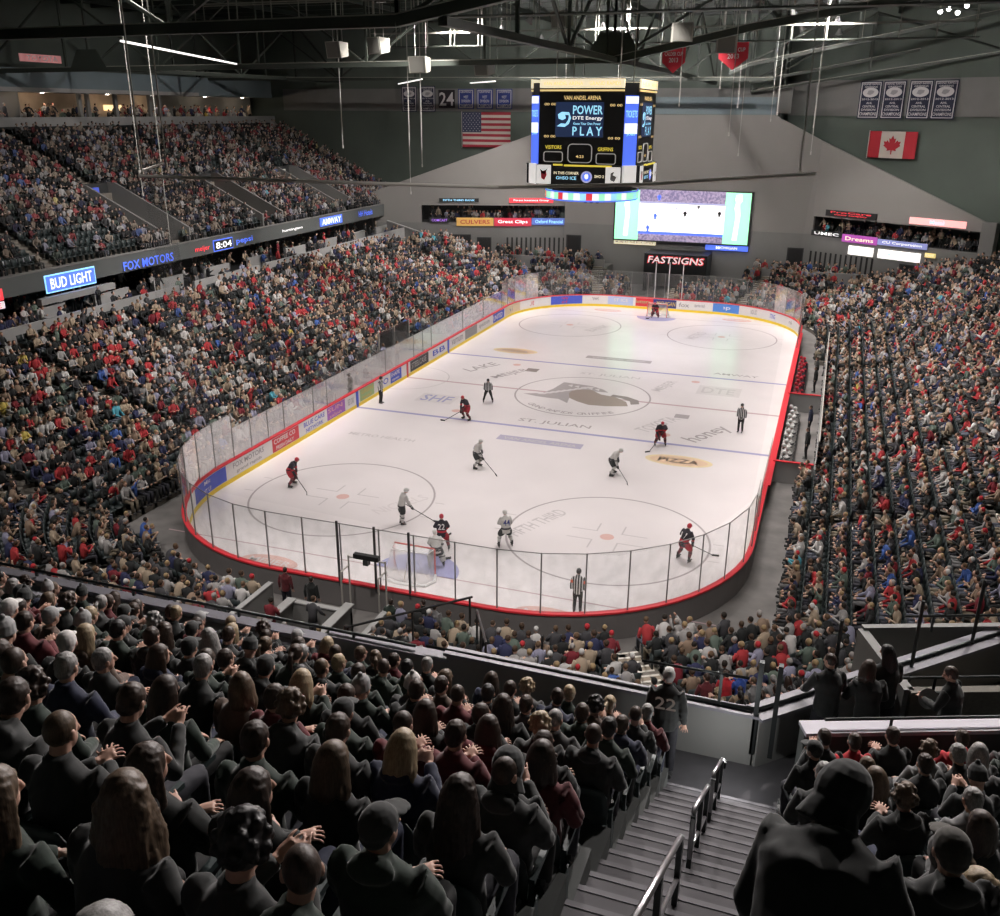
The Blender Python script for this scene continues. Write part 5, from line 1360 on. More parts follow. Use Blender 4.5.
def crowd_build(templates, people, seats, cand, n_ind):
    rnd = random.Random(9)
    chosen = cand[:n_ind]; ids = set(id(q) for q in chosen)
    names = {}
    TW = ['white', 'grey', 'tan', 'black', 'black', 'dark grey', 'navy', 'red', 'red', 'blue', 'maroon', 'plaid brown', 'charcoal']
    byrow = {}
    for q in chosen: byrow.setdefault(q[1], []).append(q)
    for j, l in sorted(byrow.items()):
        l.sort(key=lambda q: q[0][0])
        for i, q in enumerate(l):
            p, j, s = q; tc = rnd.choice(TW); st = rnd.choice(['short', 'short', 'crop', 'bob', 'long', 'cap', 'tail', 'curly', 'beanie']); hc = rnd.choice(['black', 'dark brown', 'brown', 'brown', 'light brown', 'blond', 'grey'])
            if st in ('cap', 'beanie'): w_ = rnd.choice(['red', 'black', 'white', 'grey']); colh = TOPC[w_]
            else: w_ = hc; colh = HAIRC[hc]
            o = make_person(rnd.choice([0, 1, 2, 3, 4, 5]), st, p[:3], p[3], TOPC[tc], colh, (.03, .04, .08), 0, p[4])
            side = 'left' if p[0] < 7.5 else 'right'
            lab = '%s top, %s, %s row behind near boards, %s from left' % (tc, STY[st].format(c=w_), ORD(j + 1), ORD(i + 1))
            tag(o, lab, 'person', 'people in the lower rows behind the near boards')
    rest = [q[0] for q in people if id(q) not in ids]
    # upper stand on the left
    rng = random.Random(33); up_p = []; up_s = []
    for j in range(20):
        x = -33.9 - .8 * j; z = 8.1 + .39 * j; y = -44
        while y < 43.2:
            y += .53
            if any(abs(y - a) < .6 for a in UP_AISLES): continue
            if 1 <= j <= 9 and any(a < y < b for a, b in ((.8, 4.4), (14.4, 18.0), (28.0, 31.6))): continue
            if not in_view((x, y, z + .8), 120): continue
            up_s.append((x - .12, y, z, -math.pi / 2, 1.0, 0))
            occ = .9 if noise.noise(Vector((x * .2, y * .2, 3))) < .4 else .35
            if y < -2 and j < 4: occ *= .4
            if rng.random() < occ: up_p.append((x, y + rng.uniform(-.05, .05), z - .02, -math.pi / 2 + rng.uniform(-.25, .25), rng.uniform(.88, 1.06), rng.randrange(9)))
    # club level, suites and platforms: standing and sitting
    misc = []
    def area(x0, x1, y0, y1, z, n, rz, stand=.5):
        for _ in range(n):
            x, y = rng.uniform(x0, x1), rng.uniform(y0, y1)
            if not in_view((x, y, z + 1), 60): continue
            misc.append((x, y, z, rz + rng.uniform(-.5, .5), rng.uniform(.95, 1.05), rng.choice([10, 11, 12]) if rng.random() < stand else rng.randrange(9)))
    area(-37.0, -30.6, -25, 37, 4.85, 190, -math.pi / 2, .4)
    area(-53, -51.2, -12, 43, 16.55, 150, -math.pi / 2, .45)
    
    for o_, d_, L_, hd in ((LWO, LWD, 16, math.pi + .35), (RWO, RWD, 16.8, math.pi - .53)):
        for _ in range(64):
            x_, y_ = wpt(o_, d_, rng.uniform(.4, L_), -rng.uniform(.8, 2.6)); misc.append((x_, y_, 6.1, hd + rng.uniform(-.4, .4), 1.0, rng.choice([10, 11, 12]) if rng.random() < .3 else rng.randrange(9)))

    area(-21, -9, 40.5, 42.0, 2.1, 40, math.pi, .6); area(7.5, 17.5, 40.5, 41.0, 2.1, 60, math.pi, .5)
    area(-16.2, -13.6, -7, 8.5, 0, 14, -math.pi / 2, .5)
    area(-3.2, .5, -37, -33.2, 0, 5, 0, 1.0)
    TINT = mat('crowd_cloth', (.5, .5, .5), .85, attr='tint')
    o = mass_mesh('crowd', templates, rest + misc, person_cols, TINT); tag(o, 'packed crowd of spectators filling the lower stands all round the rink', 'crowd', kind='stuff')
    o = mass_mesh('upper_crowd', templates, up_p, dimmed_upper_cols, TINT); tag(o, 'crowd filling the upper stand on the left below the suites', 'crowd', kind='stuff')
    def sc_(n, part): return np.tile(np.array([[[.03, .042, .042]]], np.float32), (n, len(part), 1)) * RNG.uniform(.7, 1.2, (n, 1, 1)).astype(np.float32)
    o = mass_mesh('stadium_seats', [low_seat()], seats + up_s, sc_, mat('seat_rows', (.1, .1, .1), .5, attr='tint')); tag(o, 'rows of dark teal grey stadium seats in the lower and upper stands', 'seats', kind='stuff')
    return len(rest) + len(misc), len(up_p), len(seats) + len(up_s)
# ------------------------------------------------------------------ scoreboard, signs, banners
def em(name, col, e=1.0): return mat(name, col, .6, emit=e)


E_WHITE = em('led_white', (1, 1, 1), 1.0); E_BLUE = em('led_blue', (.1, .2, 1.0), .8); E_CYAN = em('led_cyan', (.35, .75, 1.0), 1.0); E_RED = em('led_red', (.95, .06, .08), .7)
E_AMB = em('led_amber', (1.0, .72, .3), .7); E_YEL = em('led_yellow', (1.0, .8, .1), .6); E_MINT = em('led_mint', (.4, 1.0, .62), .95); E_CREAM = em('led_cream', (1.0, .88, .6), .8)
E_PURP = em('led_purple', (.45, .2, .9), .6); E_DKB = em('screen_navy', (.02, .035, .09), .6); E_PINK = em('led_pink', (1.0, .5, .48), .75); E_GOLD = em('led_gold', (.9, .75, .3), .55); E_LAV = em('led_lavender', (.5, .5, .75), .5)
M_FACE = mat('scoreboard_black', (.02, .022, .022), .5)


def rrect(b, c, r, u, w, h, th, m, n):
    """rounded outline frame"""
    pts = []; rad = min(w, h) * .22
    for (sx, sy, a0) in ((1, 1, 0), (-1, 1, 90), (-1, -1, 180), (1, -1, 270)):
        for k in range(4):
            a = math.radians(a0 + 30 * k); pts.append((sx * (w / 2 - rad) + rad * math.cos(a), sy * (h / 2 - rad) + rad * math.sin(a)))
    P = [np.array(c) + np.array(r) * x + np.array(u) * y for x, y in pts]
    b.tube(P, th, 4, m, closed=True)


def scoreboard():
    root = empty('scoreboard', (0, 0, 13.9)); tag(root, 'four-sided black scoreboard hanging over centre ice, reading POWER PLAY', 'scoreboard'); root.scale = (.95, .95, .925); root.location = (.1, 0, 13.95)
    Z0, Z1 = 0.0, 5.5
    b = MB(); a = 2.65; c = 3.35
    oct_ = [(-a, -c), (a, -c), (c, -a), (c, a), (a, c), (-a, c), (-c, a), (-c, -a)]
    oct_ = [(x * .985, y * .985) for x, y in oct_]
    b.poly([(x, y, Z0) for x, y in oct_], M_FACE, (0, 0, 6.0)); b.build('cabinet', parent=root)
    for k in range(4):
        ang = k * math.pi / 2; R = Matrix.Rotation(ang, 3, 'Z'); r = np.array(R @ Vector((1, 0, 0))); n = np.array(R @ Vector((0, -1, 0))); u = V(0, 0, 1)
        def at(x, z, o=0.0): return r * x + n * (c + o) + u * z
        f = MB(); f.obox(at(0, 2.75), r * 2.65, u * 2.7, n * .02, M_FACE); fo = f.build('face_panel', parent=root)
        s = MB(); s.obox(at(-.1, 3.85, .03), r * 1.5, u * 1.03, n * .02, E_DKB)
        s.text('POWER', at(.42, 4.42, .06), r, u, .52, E_CYAN, 1.85); s.text('DTE Energy', at(.42, 3.92, .06), r, u, .26, E_WHITE, 1.85); s.text('Know Your Own Power', at(.4, 3.62, .06), r, u, .16, E_CYAN, 1.7); s.text('P L A Y', at(.42, 3.18, .06), r, u, .52, E_CYAN, 1.85)
        pts = [(-1.5, 3.45), (-1.25, 3.62), (-.95, 3.6), (-.78, 3.85), (-.75, 4.1), (-1.0, 4.15), (-.95, 3.92), (-1.15, 3.82), (-1.4, 3.9), (-1.45, 4.15), (-1.2, 4.3), (-.75, 4.28), (-.62, 3.95), (-.75, 3.6), (-1.0, 3.42)]
        s.poly([tuple(at(x, z, .055)) for x, z in pts], E_CYAN); s.build('video_screen', parent=fo)
        t = MB()
        t.text('VAN ANDEL ARENA', at(.05, 5.12, .04), r, u, .24, E_AMB, 2.3)
        for x, z in ((-1.95, 4.75), (2.15, 4.7), (-1.95, 2.85), (2.1, 2.78)): t.text('00 00', at(x, z, .04), r, u, .15, E_AMB, .75)
        t.text('VISITORS', at(-1.7, 2.2, .04), r, u, .22, E_YEL, 1.05); t.text('GRIFFINS', at(1.6, 2.12, .04), r, u, .22, E_YEL, .95); t.text('4:23', at(0, 1.66, .04), r, u, .16, E_AMB, .5)
        for x, z, w_, h_ in ((-1.7, 1.62, 1.2, .6), (0, 1.85, 1.5, 1.1), (1.65, 1.55, 1.2, .62)): t2 = MB(); rrect(t2, at(x, z, .05), r, u, w_, h_, .035, em('score_frame', (.6, .58, .55), .35), n); t2.build('score_box', parent=fo)
        t.build('score_lettering', parent=fo)
        q = MB(); q.obox(at(0, .55, .16), r * 2.68, u * .62, n * .14, M_FACE); q.obox(at(.6, 1.12, .32), r * 1.5, u * .05, n * .01, E_YEL); q.obox(at(-1.3, 1.15, .32), r * .3, u * .05, n * .01, E_YEL)
        q.obox(at(-2.2, .55, .31), r * .46, u * .58, n * .01, em('lit_white', (.9, .88, .85), .55)); q.obox(at(2.2, .5, .31), r * .46, u * .58, n * .01, em('lit_white', (.9, .88, .85), .55))
        q.poly([tuple(at(x, z, .34)) for x, z in ((-2.4, .75), (-2.05, .8), (-2.0, .5), (-2.15, .2), (-2.35, .3))], M_REDP); q.poly([tuple(at(x, z, .34)) for x, z in ((-2.45, .9), (-2.2, .7), (-1.95, .95), (-2.1, .6), (-2.35, .6))], M_BLACK)
        q.poly([tuple(at(x, z, .34)) for x, z in ((2.05, .3), (2.3, .2), (2.45, .5), (2.2, .6), (2.3, .85), (2.05, .7))], M_GREYP)
        q.text('IN THIS CORNER', at(-.75, .66, .32), r, u, .17, E_CREAM, 1.6); q.text('OHSO ICE', at(-.75, .36, .32), r, u, .2, E_CYAN, 1.3)
        q.poly([tuple(at(.55 + .36 * math.cos(i * .3307), .45 + .36 * math.sin(i * .3307), .33)) for i in range(19)], E_LAV); q.poly([tuple(at(.55 + .26 * math.cos(i * .3307), .45 + .26 * math.sin(i * .3307), .34)) for i in range(19)], E_BLUE); q.poly([tuple(at(.55 + .12 * math.cos(i * .3307), .48 + .16 * math.sin(i * .3307), .35)) for i in range(19)], E_WHITE)
        q.text('SHO 2', at(1.35, .5, .32), r, u, .17, E_CREAM, .6); q.build('advert_strip', parent=root)
        q = MB(); q.obox(at(0, 5.95, .05), r * 2.62, u * .26, n * .05, E_CREAM); q.text('VAN ANDEL ARENA     GRAND RAPIDS', at(0, 5.95, .11), r, u, .22, E_AMB, 4.8); q.obox(at(0, 5.55, .05), r * 2.62, u * .05, n * .03, E_AMB); q.build('top_sign', parent=root)
        # chamfer strips
        R2 = Matrix.Rotation(ang + math.pi / 4, 3, 'Z'); r2 = np.array(R2 @ Vector((1, 0, 0))); n2 = np.array(R2 @ Vector((0, -1, 0))); dd = (a + c) / math.sqrt(2)
        s = MB(); s.obox(n2 * (dd + .02) + u * 3.15, r2 * .46, u * 2.1, n2 * .02, E_BLUE); s.obox(n2 * (dd + .045) + u * 5.0, r2 * .44, u * .2, n2 * .01, E_WHITE); s.obox(n2 * (dd + .045) + u * 3.35, r2 * .44, u * .3, n2 * .01, E_WHITE)
        s.text('TICKETS', n2 * (dd + .06) + u * 4.2, r2, u, .4, E_CYAN, .8); s.text('JOBS', n2 * (dd + .06) + u * 3.0, r2, u, .2, E_CYAN, .6); s.build('corner_screen', parent=root)
        s = MB(); s.obox(n2 * (dd + .1) + u * .55, r2 * .46, u * .62, n2 * .08, em('lit_white', (.9, .88, .85), .55)); s.build('corner_sign', parent=root)
    # ring display beneath
    b = MB(); n = 48; seg = [E_MINT, E_MINT, E_WHITE, E_MINT, E_CYAN, E_RED, E_MINT, E_WHITE]
    for i in range(n):
        a0, a1 = 2 * math.pi * i / n, 2 * math.pi * (i + 1) / n; mm = seg[(i * 5 // 3) % 8]
        p = lambda a_, z, rr=3.05: (rr * math.cos(a_), rr * math.sin(a_), z)
        b.add([p(a0, -.62), p(a1, -.62), p(a1, -1.05), p(a0, -1.05)], [(0, 1, 2, 3)], mm); b.add([p(a0, -1.05), p(a1, -1.05), p(a1, -1.15, 3.0), p(a0, -1.15, 3.0)], [(0, 1, 2, 3)], E_BLUE)
        b.add([p(a0, -.62), p(a1, -.62), p(a1, -.52), p(a0, -.52)], [(0, 1, 2, 3)], E_BLUE); b.add([p(a0, -.5, 3.0), p(a1, -.5, 3.0), p(a1, -.5, 2.6), p(a0, -.5, 2.6)], [(0, 1, 2, 3)], M_CHAR)
        b.add([p(a0, -1.15, 3.0), p(a1, -1.15, 3.0), p(a1, -1.1, 2.6), p(a0, -1.1, 2.6)], [(0, 1, 2, 3)], M_CHAR); b.add([p(a0, -.5, 2.6), p(a1, -.5, 2.6), p(a1, -1.1, 2.6), p(a0, -1.1, 2.6)], [(0, 1, 2, 3)], M_CHAR)
    b.build('ring_display', parent=root)
    b = MB()
    for x, y in ((-2, -2), (2, -2), (2, 2), (-2, 2)): b.bar((x, y, 0), (x, y, -.7), .08, .08, M_STEEL); b.bar((x, y, 6), (x, y, 13.2), .05, .05, M_PALES)
    for i in range(3): b.ell((.4 * i - .4, 0, -1.3), (.16, .16, .2), 8, 5, M_CHAR)
    b.box((-2.2, -.06, -1.1), (2.2, .06, -1.0), M_STEEL); b.build('hanger_frame', parent=root)


def crowd_screen_mat():
    m = mat('broadcast_crowd', (.3, .25, .45), emit=.5); nt = m.node_tree; b = nt.nodes['Principled BSDF']; nz = [q for q in nt.nodes if q.type == 'TEX_NOISE'][0]; nz.inputs['Scale'].default_value = 5
    cr = nt.nodes.new('ShaderNodeValToRGB'); cr.color_ramp.elements[0].position = .4; cr.color_ramp.elements[0].color = (.08, .07, .2, 1); cr.color_ramp.elements[1].position = .62; cr.color_ramp.elements[1].color = (.8, .65, .75, 1)
    nt.links.new(nz.outputs[0], cr.inputs[0]); nt.links.new(cr.outputs[0], b.inputs['Emission Color']); return m


def signs():
    # big screen on the far centre wall
    root = empty('video_screen', (-.9, 43.7, 7.5)); tag(root, 'wide video screen on the far wall showing the game between two green panels', 'video screen')
    b = MB(); b.box((-7.3, -.25, -2.75), (7.3, .2, 2.75), M_FACE); b.build('cabinet', parent=root)
    def X(u): return (u - 617) / 136 * 14.35 - 7.2
    def Zz(v): return 2.6 - (v - 191) / 49 * 5.2
    y = -.28; s = MB()
    def q(u0, v0, u1, v1, m, o=0.0): s.add([(X(u0), y - o, Zz(v0)), (X(u1), y - o, Zz(v0)), (X(u1), y - o, Zz(v1)), (X(u0), y - o, Zz(v1))], [(0, 1, 2, 3)], m)
    q(642, 190, 728, 203, crowd_screen_mat()); q(642, 203, 728, 231, em('broadcast_ice', (1, .97, 1), 1.05)); q(642, 231, 728, 233.5, E_BLUE); q(642, 233.5, 728, 240, crowd_screen_mat()); q(642, 201.5, 728, 203.5, E_LAV, .01)
    for u, v, h, m in ((659, 213, 6, E_BLUE), (652, 225, 6, E_BLUE), (689, 210, 5, M_CHAR), (680, 206, 3, E_LAV), (723, 209, 5, M_CHAR), (702, 204, 3, M_GREYP), (662, 195, 5, E_BLUE)):
        q(u - 1.1, v, u + 1.1, v + h, m, .02); q(u - 1.8, v + h * .2, u + 1.8, v + h * .55, m, .02)
    s.build('broadcast_picture', parent=root)
    for u0, u1 in ((617.5, 642), (728, 752.5)):
        s = MB(); q(u0, 190.5, u1, 240, E_MINT, .01); c = (u0 + u1) / 2
        P = [(c - 2, 193), (c + 3, 192), (c + 4, 198), (c + 1.5, 201), (c + 3, 212), (c + 2, 224), (c + 1.5, 236), (c - 3, 236), (c - 2, 224), (c - 1, 212), (c - 3, 205), (c - 1.5, 200), (c - 3, 197)]
        s.poly([(X(a_), y - .03, Zz(b_)) for a_, b_ in P], E_WHITE); s.build('green_panel', parent=root)
    b = MB(); b.box((-8.1, 43.6, 4.35), (-3.5, 43.85, 4.8), em('strip_cream', (.95, .85, .6), .6)); b.text('MORE AT THE BOX OFFICE', (-5.8, 43.58, 4.58), (1, 0, 0), (0, 0, 1), .24, M_GREYP, 4.2); tag(b.build('led_sign'), 'cream lit strip under the left end of the video screen', 'sign')
    b = MB(); b.box((1.9, 43.6, 4.2), (6.3, 43.85, 4.75), E_BLUE); b.text('MICHIGAN', (4.1, 43.58, 4.48), (1, 0, 0), (0, 0, 1), .26, E_WHITE, 2.2); tag(b.build('led_sign'), 'blue lit strip under the right end of the video screen', 'sign')
    # black tunnel box with the shop name
    root = empty('tunnel_box', (-.7, 41.5, 0)); tag(root, 'black box over the far tunnel with lettering FASTSIGNS in red and white', 'sign')
    b = MB(); b.box((-3.3, -1.2, 1.9), (3.3, 2.4, 3.95), M_FACE); b.box((-3.3, -1.2, 0), (-2.9, 2.4, 1.9), M_FACE); b.box((2.9, -1.2, 0), (3.3, 2.4, 1.9), M_FACE); b.build('box_frame', parent=root)
    b = MB(); b.text('FASTSIGNS', (0, -1.24, 3.35), (1, 0, 0), (0, 0, 1), .82, E_RED, 5.9, shear=.15); b.text('FASTSIGNS', (0.0, -1.26, 3.35), (1, 0, 0), (0, 0, 1), .66, em('sign_white', (1, .85, .85), .6), 5.75, shear=.15); b.build('lettering', parent=root)
    def wsign(o, d, s0, s1, z0, z1, bg, txt, fg, lab, out=.05, th=.1, tw=.8, txt2=None, name='sign'):
        b = MB(); wbox(b, o, d, s0, s1, z0, z1, -out - th, -out, bg); n = wn(d); rt = d if d[0] > 0 else (-d[0], -d[1]); c = wpt(o, d, (s0 + s1) / 2, out + th + .02)
        w_ = abs(s1 - s0) * tw; h = (z1 - z0) * .5
        if txt2: b.text(txt, (*c, z0 + (z1 - z0) * .7), (*rt, 0), (0, 0, 1), h * .6, fg, w_); b.text(txt2, (*c, z0 + (z1 - z0) * .28), (*rt, 0), (0, 0, 1), h * .5, fg, w_ * .8)
        else: b.text(txt, (*c, (z0 + z1) / 2), (*rt, 0), (0, 0, 1), h, fg, w_)
        tag(b.build(name), lab, 'sign'); return b
    L, R_ = (LWO, LWD), (RWO, RWD)
    wsign(*L, 10.0, 14.4, 8.45, 8.85, M_FACE, 'FIFTH THIRD BANK', E_CYAN, 'blue and white lit sign over the left suite', name='led_sign')
    wsign(*L, 1.7, 6.6, 8.4, 8.9, E_RED, 'Forest Insurance Group', E_WHITE, 'red lit sign with white letters over the left suite', name='led_sign')
    wsign(*L, 13.3, 15.5, 6.2, 6.75, M_CHAR, 'COMCAST', E_PURP, 'purple lettering on dark panel below the left suite')
    wsign(*L, 8.35, 12.5, 5.85, 6.75, em('sign_yellow', (.75, .45, .12), .25), 'CULVERS', M_REDP, 'yellow sign with red lettering below the left suite')
    wsign(*L, 4.1, 8.28, 5.85, 6.75, em('sign_red', (.65, .04, .08), .3), 'Great Clips', E_WHITE, 'red sign reading Great Clips below the left suite')
    wsign(*L, .2, 4.05, 6.0, 6.75, em('sign_blue', (.12, .2, .6), .3), 'Oxford Financial', E_CYAN, 'blue sign with pale script below the left suite')
    wsign(*R_, 1.5, 7.0, 8.25, 8.85, M_FACE, 'ProCare', E_RED, 'dark lit sign over the right suite with red and blue lettering', name='led_sign', txt2='motor company')
    wsign(*R_, 10.3, 15.6, 8.25, 8.85, E_PINK, 'Metal', E_CYAN, 'pink lit sign over the right suite', tw=.25, name='led_sign')
    wsign(*R_, .15, 3.6, 6.2, 6.75, M_CHAR, 'UMEC', E_WHITE, 'black sign with white lettering below the right suite')
    wsign(*R_, 3.65, 7.4, 5.9, 6.65, em('sign_purple', (.5, .1, .5), .4), 'Dreams', E_CREAM, 'purple sign with cream lettering below the right suite')
    wsign(*R_, 7.45, 12.4, 6.0, 6.55, em('sign_lavender', (.3, .33, .65), .4), 'CU Corporation', E_WHITE, 'lavender blue sign below the right suite')
    wsign(*R_, 4.5, 7.15, 4.75, 5.6, em('screen_white', (1, .97, .93), .95), 'menu', E_CREAM, 'bright white lit panel below the purple sign', tw=.5, name='lit_panel')
    wsign(*R_, 7.65, 11.9, 4.75, 5.6, em('screen_white', (1, .97, .93), .95), 'MICHIGAN', E_CYAN, 'bright white lit panel below the lavender sign, the wider one', tw=.5, name='lit_panel')
    wsign(*R_, 12.3, 13.3, 5.35, 5.75, E_GOLD, 'EXIT', E_CREAM, 'small yellow lit sign right of the white panels')
    wsign(*R_, 11.6, 12.6, 3.85, 4.45, em('tv_blue', (.03, .08, .7), .5), 'GO', E_CYAN, 'small blue screen by the door under the right suite', name='monitor')
    # ribbon board along the upper stand
    rb = MB(); rb.box((-33.35, -60, 6.95), (-33.05, 44, 8.15), mat('ribbon_grey', (.11, .12, .115), .6)); rb.box((-33.4, -60, 8.15), (-33.0, 44, 8.22), M_WALLM)
    tag(rb.build('ribbon_board'), 'long grey fascia under the upper stand that carries the lit signs', 'fascia')
    def rib(y0, y1, z0, z1, txt, fg, lab, bg=None, tw=.86, edge=None, h=.7):
        b = MB(); 
        if edge: b.box((-33.04, y0 - .08, z0 - .08), (-33.0, y1 + .08, z1 + .08), edge)
        b.box((-33.03, y0, z0), (-32.97, y1, z1), bg or M_CHAR) if bg else None
        b.text(txt, (-32.94, (y0 + y1) / 2, (z0 + z1) / 2), (0, 1, 0), (0, 0, 1), (z1 - z0) * h, fg, (y1 - y0) * tw); tag(b.build('led_sign'), lab, 'sign')
    rib(-11.6, -7.3, 6.75, 7.75, 'BUD LIGHT', E_WHITE, 'lit sign on the fascia reading BUD LIGHT', E_BLUE, edge=E_CYAN)
    rib(-4.9, 1.5, 7.0, 7.75, 'FOX MOTORS', E_BLUE, 'blue lit lettering on the fascia reading FOX MOTORS', h=.85)
    rib(3.6, 5.8, 7.15, 7.75, 'meijer', E_RED, 'small red lit lettering on the fascia reading meijer', h=.8)
    rib(6.3, 8.8, 7.1, 7.85, '8:04', E_WHITE, 'lit clock panel in a blue frame on the fascia', M_FACE, edge=E_BLUE)
    rib(9.1, 11.9, 7.1, 7.8, 'pepsi', E_BLUE, 'blue lit lettering beside the clock on the fascia', h=.8); rib(16.2, 20.3, 7.3, 7.75, 'huntington', E_WHITE, 'white and blue lit lettering on the fascia past the clock')
    rib(23.4, 27.8, 7.2, 8.0, 'AMWAY', E_WHITE, 'white lit lettering on a blue panel of the fascia', E_BLUE); rib(31.1, 34.8, 7.3, 8.0, 'HH Hotels', E_BLUE, 'blue lit lettering on the fascia near its far end', h=.8); rib(38.5, 42.2, 7.2, 7.95, 'Priority', E_WHITE, 'lit lettering at the far end of the fascia', E_BLUE)
    rib(-19.0, -15.1, 6.9, 7.6, 'WGVU', E_WHITE, 'red lit sign at the near end of the fascia', E_RED)
    rib(-19.0, -15.1, 6.4, 6.82, 'MLIVE', E_RED, 'white lit sign under the red one at the near end of the fascia', em('lit_pale', (.9, .8, .85), .6))
    b = MB(); b.box((-33.0, -12.6, 6.1), (-32.6, -5.9, 6.5), M_LEDGE); tag(b.build('projector_shelf'), 'pale narrow shelf under the BUD LIGHT sign', 'shelf')
    b = MB(); b.add([(-36.2, -18, 8.9), (-36.2, -13, 8.9), (-34.6, -12, 8.5), (-34.6, -17.5, 8.5)], [(0, 1, 2, 3)], M_LEDGE); b.box((-34.7, -17.6, 8.1), (-34.5, -10.5, 8.9), em('cloth_banner', (.6, .58, .62), .05)); b.text('GRIFFINS', (-34.45, -12.3, 8.5), (0, 1, 0), (0, 0, 1), .35, M_BLUE, 2.5); tag(b.build('cloth_banner'), 'pale cloth banner hung on the front rail of the upper stand', 'banner')  # the banner cloth is given a faint added glow
    # wall signs by the vomitories
    for y, bg, fg, t in ((.4, em('sign_b', (.08, .12, .6), .4), E_WHITE, 'h'), (14.2, em('sign_r', (.8, .1, .05), .4), E_YEL, 'M'), (27.9, em('sign_w', (.6, .6, .55), .3), E_BLUE, 'o')):
        b = MB(); b.box((-41.0, y + .55, 10.6), (-40.93, y + 2.6, 12.1), bg); b.text(t, (-40.9, y + 1.6, 11.35), (0, 1, 0), (0, 0, 1), 1.0, fg); tag(b.build('wall_sign'), '%s square sign over an upper stand entrance' % ('blue' if t == 'h' else 'red and yellow' if t == 'M' else 'pale'), 'sign')
    # flags and banners
    def flag_us():
        root = empty('national_flag', (-23.8, 45.5, 15.95)); tag(root, 'flag of red and white stripes with starred blue canton hanging on the dark wall', 'flag')
        b = MB(); W_, H_ = 5.8, 3.75
        for i in range(13):
            z1 = H_ / 2 - H_ * i / 13; z0 = z1 - H_ / 13; mm = mat('flag_red', (.4, .04, .06), .8) if i % 2 == 0 else mat('flag_white', (.62, .57, .5), .8)
            n = 14
            for k in range(n):
                x0, x1 = -W_ / 2 + W_ * k / n, -W_ / 2 + W_ * (k + 1) / n; f = lambda x: -.06 * math.sin(x * 2.4)
                b.add([(x0, f(x0), z0), (x1, f(x1), z0), (x1, f(x1), z1), (x0, f(x0), z1)], [(0, 1, 2, 3)], mm)
        b.build('striped_cloth', parent=root); c = MB(); c.box((-2.9, -.12, -.27), (-.58, -.08, 1.875), mat('flag_navy', (.06, .07, .12), .8)); k = c.build('canton', parent=root)
        s = MB()
        for r_ in range(9):
            for q_ in range(6 if r_ % 2 == 0 else 5):
                x = -2.72 + .39 * q_ + (.195 if r_ % 2 else 0); z = 1.7 - r_ * .225; s.poly([(x + (.06 if i % 2 == 0 else .025) * math.sin(i * math.pi / 5), -.13, z + (.06 if i % 2 == 0 else .025) * math.cos(i * math.pi / 5)) for i in range(10)], M_WHITE)
        s.build('stars', parent=root); p = MB(); p.bar((-2.97, 0, -1.95), (-2.97, 0, 1.95), .07, .07, M_PALES); p.build('edge_pole', parent=root)
    flag_us()
    DO = (8, 50.0); ang = math.atan2(RWD[1], RWD[0])
    def flag_ca():
        c = wpt(DO, RWD, 12.95, .5); root = empty('national_flag', (*c, 15.1), ang); tag(root, 'red and white flag with maple leaf hanging on the dark wall', 'flag')
        b = MB(); W_, H_ = 4.85, 2.45; R1 = mat('maple_red', (.5, .03, .045), .8)
        for x0, x1, mm in ((-.5, -.25, R1), (-.25, .25, mat('flag_white', (.62, .57, .5), .8)), (.25, .5, R1)): b.box((x0 * W_, -.03, -H_ / 2), (x1 * W_, 0, H_ / 2), mm)
        b.build('cloth', parent=root); leaf = [(0, .5), (.1, .3), (.2, .35), (.16, .1), (.3, .25), (.34, .16), (.5, .18), (.44, .02), (.5, -.04), (.25, -.22), (.28, -.32), (.04, -.28), (.03, -.5)]
        pts = leaf + [(-x, z) for x, z in reversed(leaf) if x > 0]; s = MB(); s.poly([(x * 1.75, -.05, z * 1.75) for x, z in pts], R1); s.build('maple_leaf', parent=root)
        p = MB(); p.bar((-2.48, 0, -1.3), (-2.48, 0, 1.3), .07, .07, M_PALES); p.build('edge_pole', parent=root)
    flag_ca()
    def banner(loc, rz, w_, h_, lab, rows, logo=True, ground=None, num=None):
        root = empty('title_banner', loc, rz); tag(root, lab, 'banner', 'title banners on the end wall'); b = MB(); g = ground or mat('banner_navy', (.025, .03, .06), .8); b.box((-w_ / 2, -.03, -h_ / 2), (w_ / 2, 0, h_ / 2), g); b.build('cloth', parent=root)
        s = MB(); wm = mat('banner_white', (.62, .6, .6), .8)
        if num: s.text(num, (0, -.05, 0), (1, 0, 0), (0, 0, 1), h_ * .75, wm, w_ * .9)
        else:
            e = .07
            for x in (-1, 1): s.box((x * (w_ / 2 - .15) - .04, -.05, -h_ / 2 + .1), (x * (w_ / 2 - .15) + .04, -.03, h_ / 2 - .1), wm)
            s.box((-w_ / 2 + .12, -.05, -h_ / 2 + .1), (w_ / 2 - .12, -.03, -h_ / 2 + .17), wm); s.box((-w_ / 2 + .12, -.05, h_ / 2 - .17), (w_ / 2 - .12, -.03, h_ / 2 - .1), wm)
            if logo:
                zc = h_ * .2; s.poly([(.36 * w_ * math.cos(i * .2618), -.05, zc + .13 * h_ * math.sin(i * .2618)) for i in range(24)], wm)
                s.poly([(x * w_, -.06, zc + z * h_) for x, z in ((-.16, -.04), (.0, -.07), (.14, -.02), (.18, .04), (.02, .06), (-.1, .05))], M_GREYP)
            for t, z, hh, ww in rows: s.text(t, (0, -.05, z * h_), (1, 0, 0), (0, 0, 1), hh * h_, wm, ww * w_)
        s.build('lettering', parent=root)
    RT = [('GRAND RAPIDS', .42, .05, .78), ('GRIFFINS', .345, .045, .6), ('2012-2013', .02, .05, .75), ('AHL', -.08, .055, .28), ('CENTRAL', -.17, .06, .6), ('DIVISION', -.26, .06, .66), ('CHAMPIONS', -.37, .085, .8)]
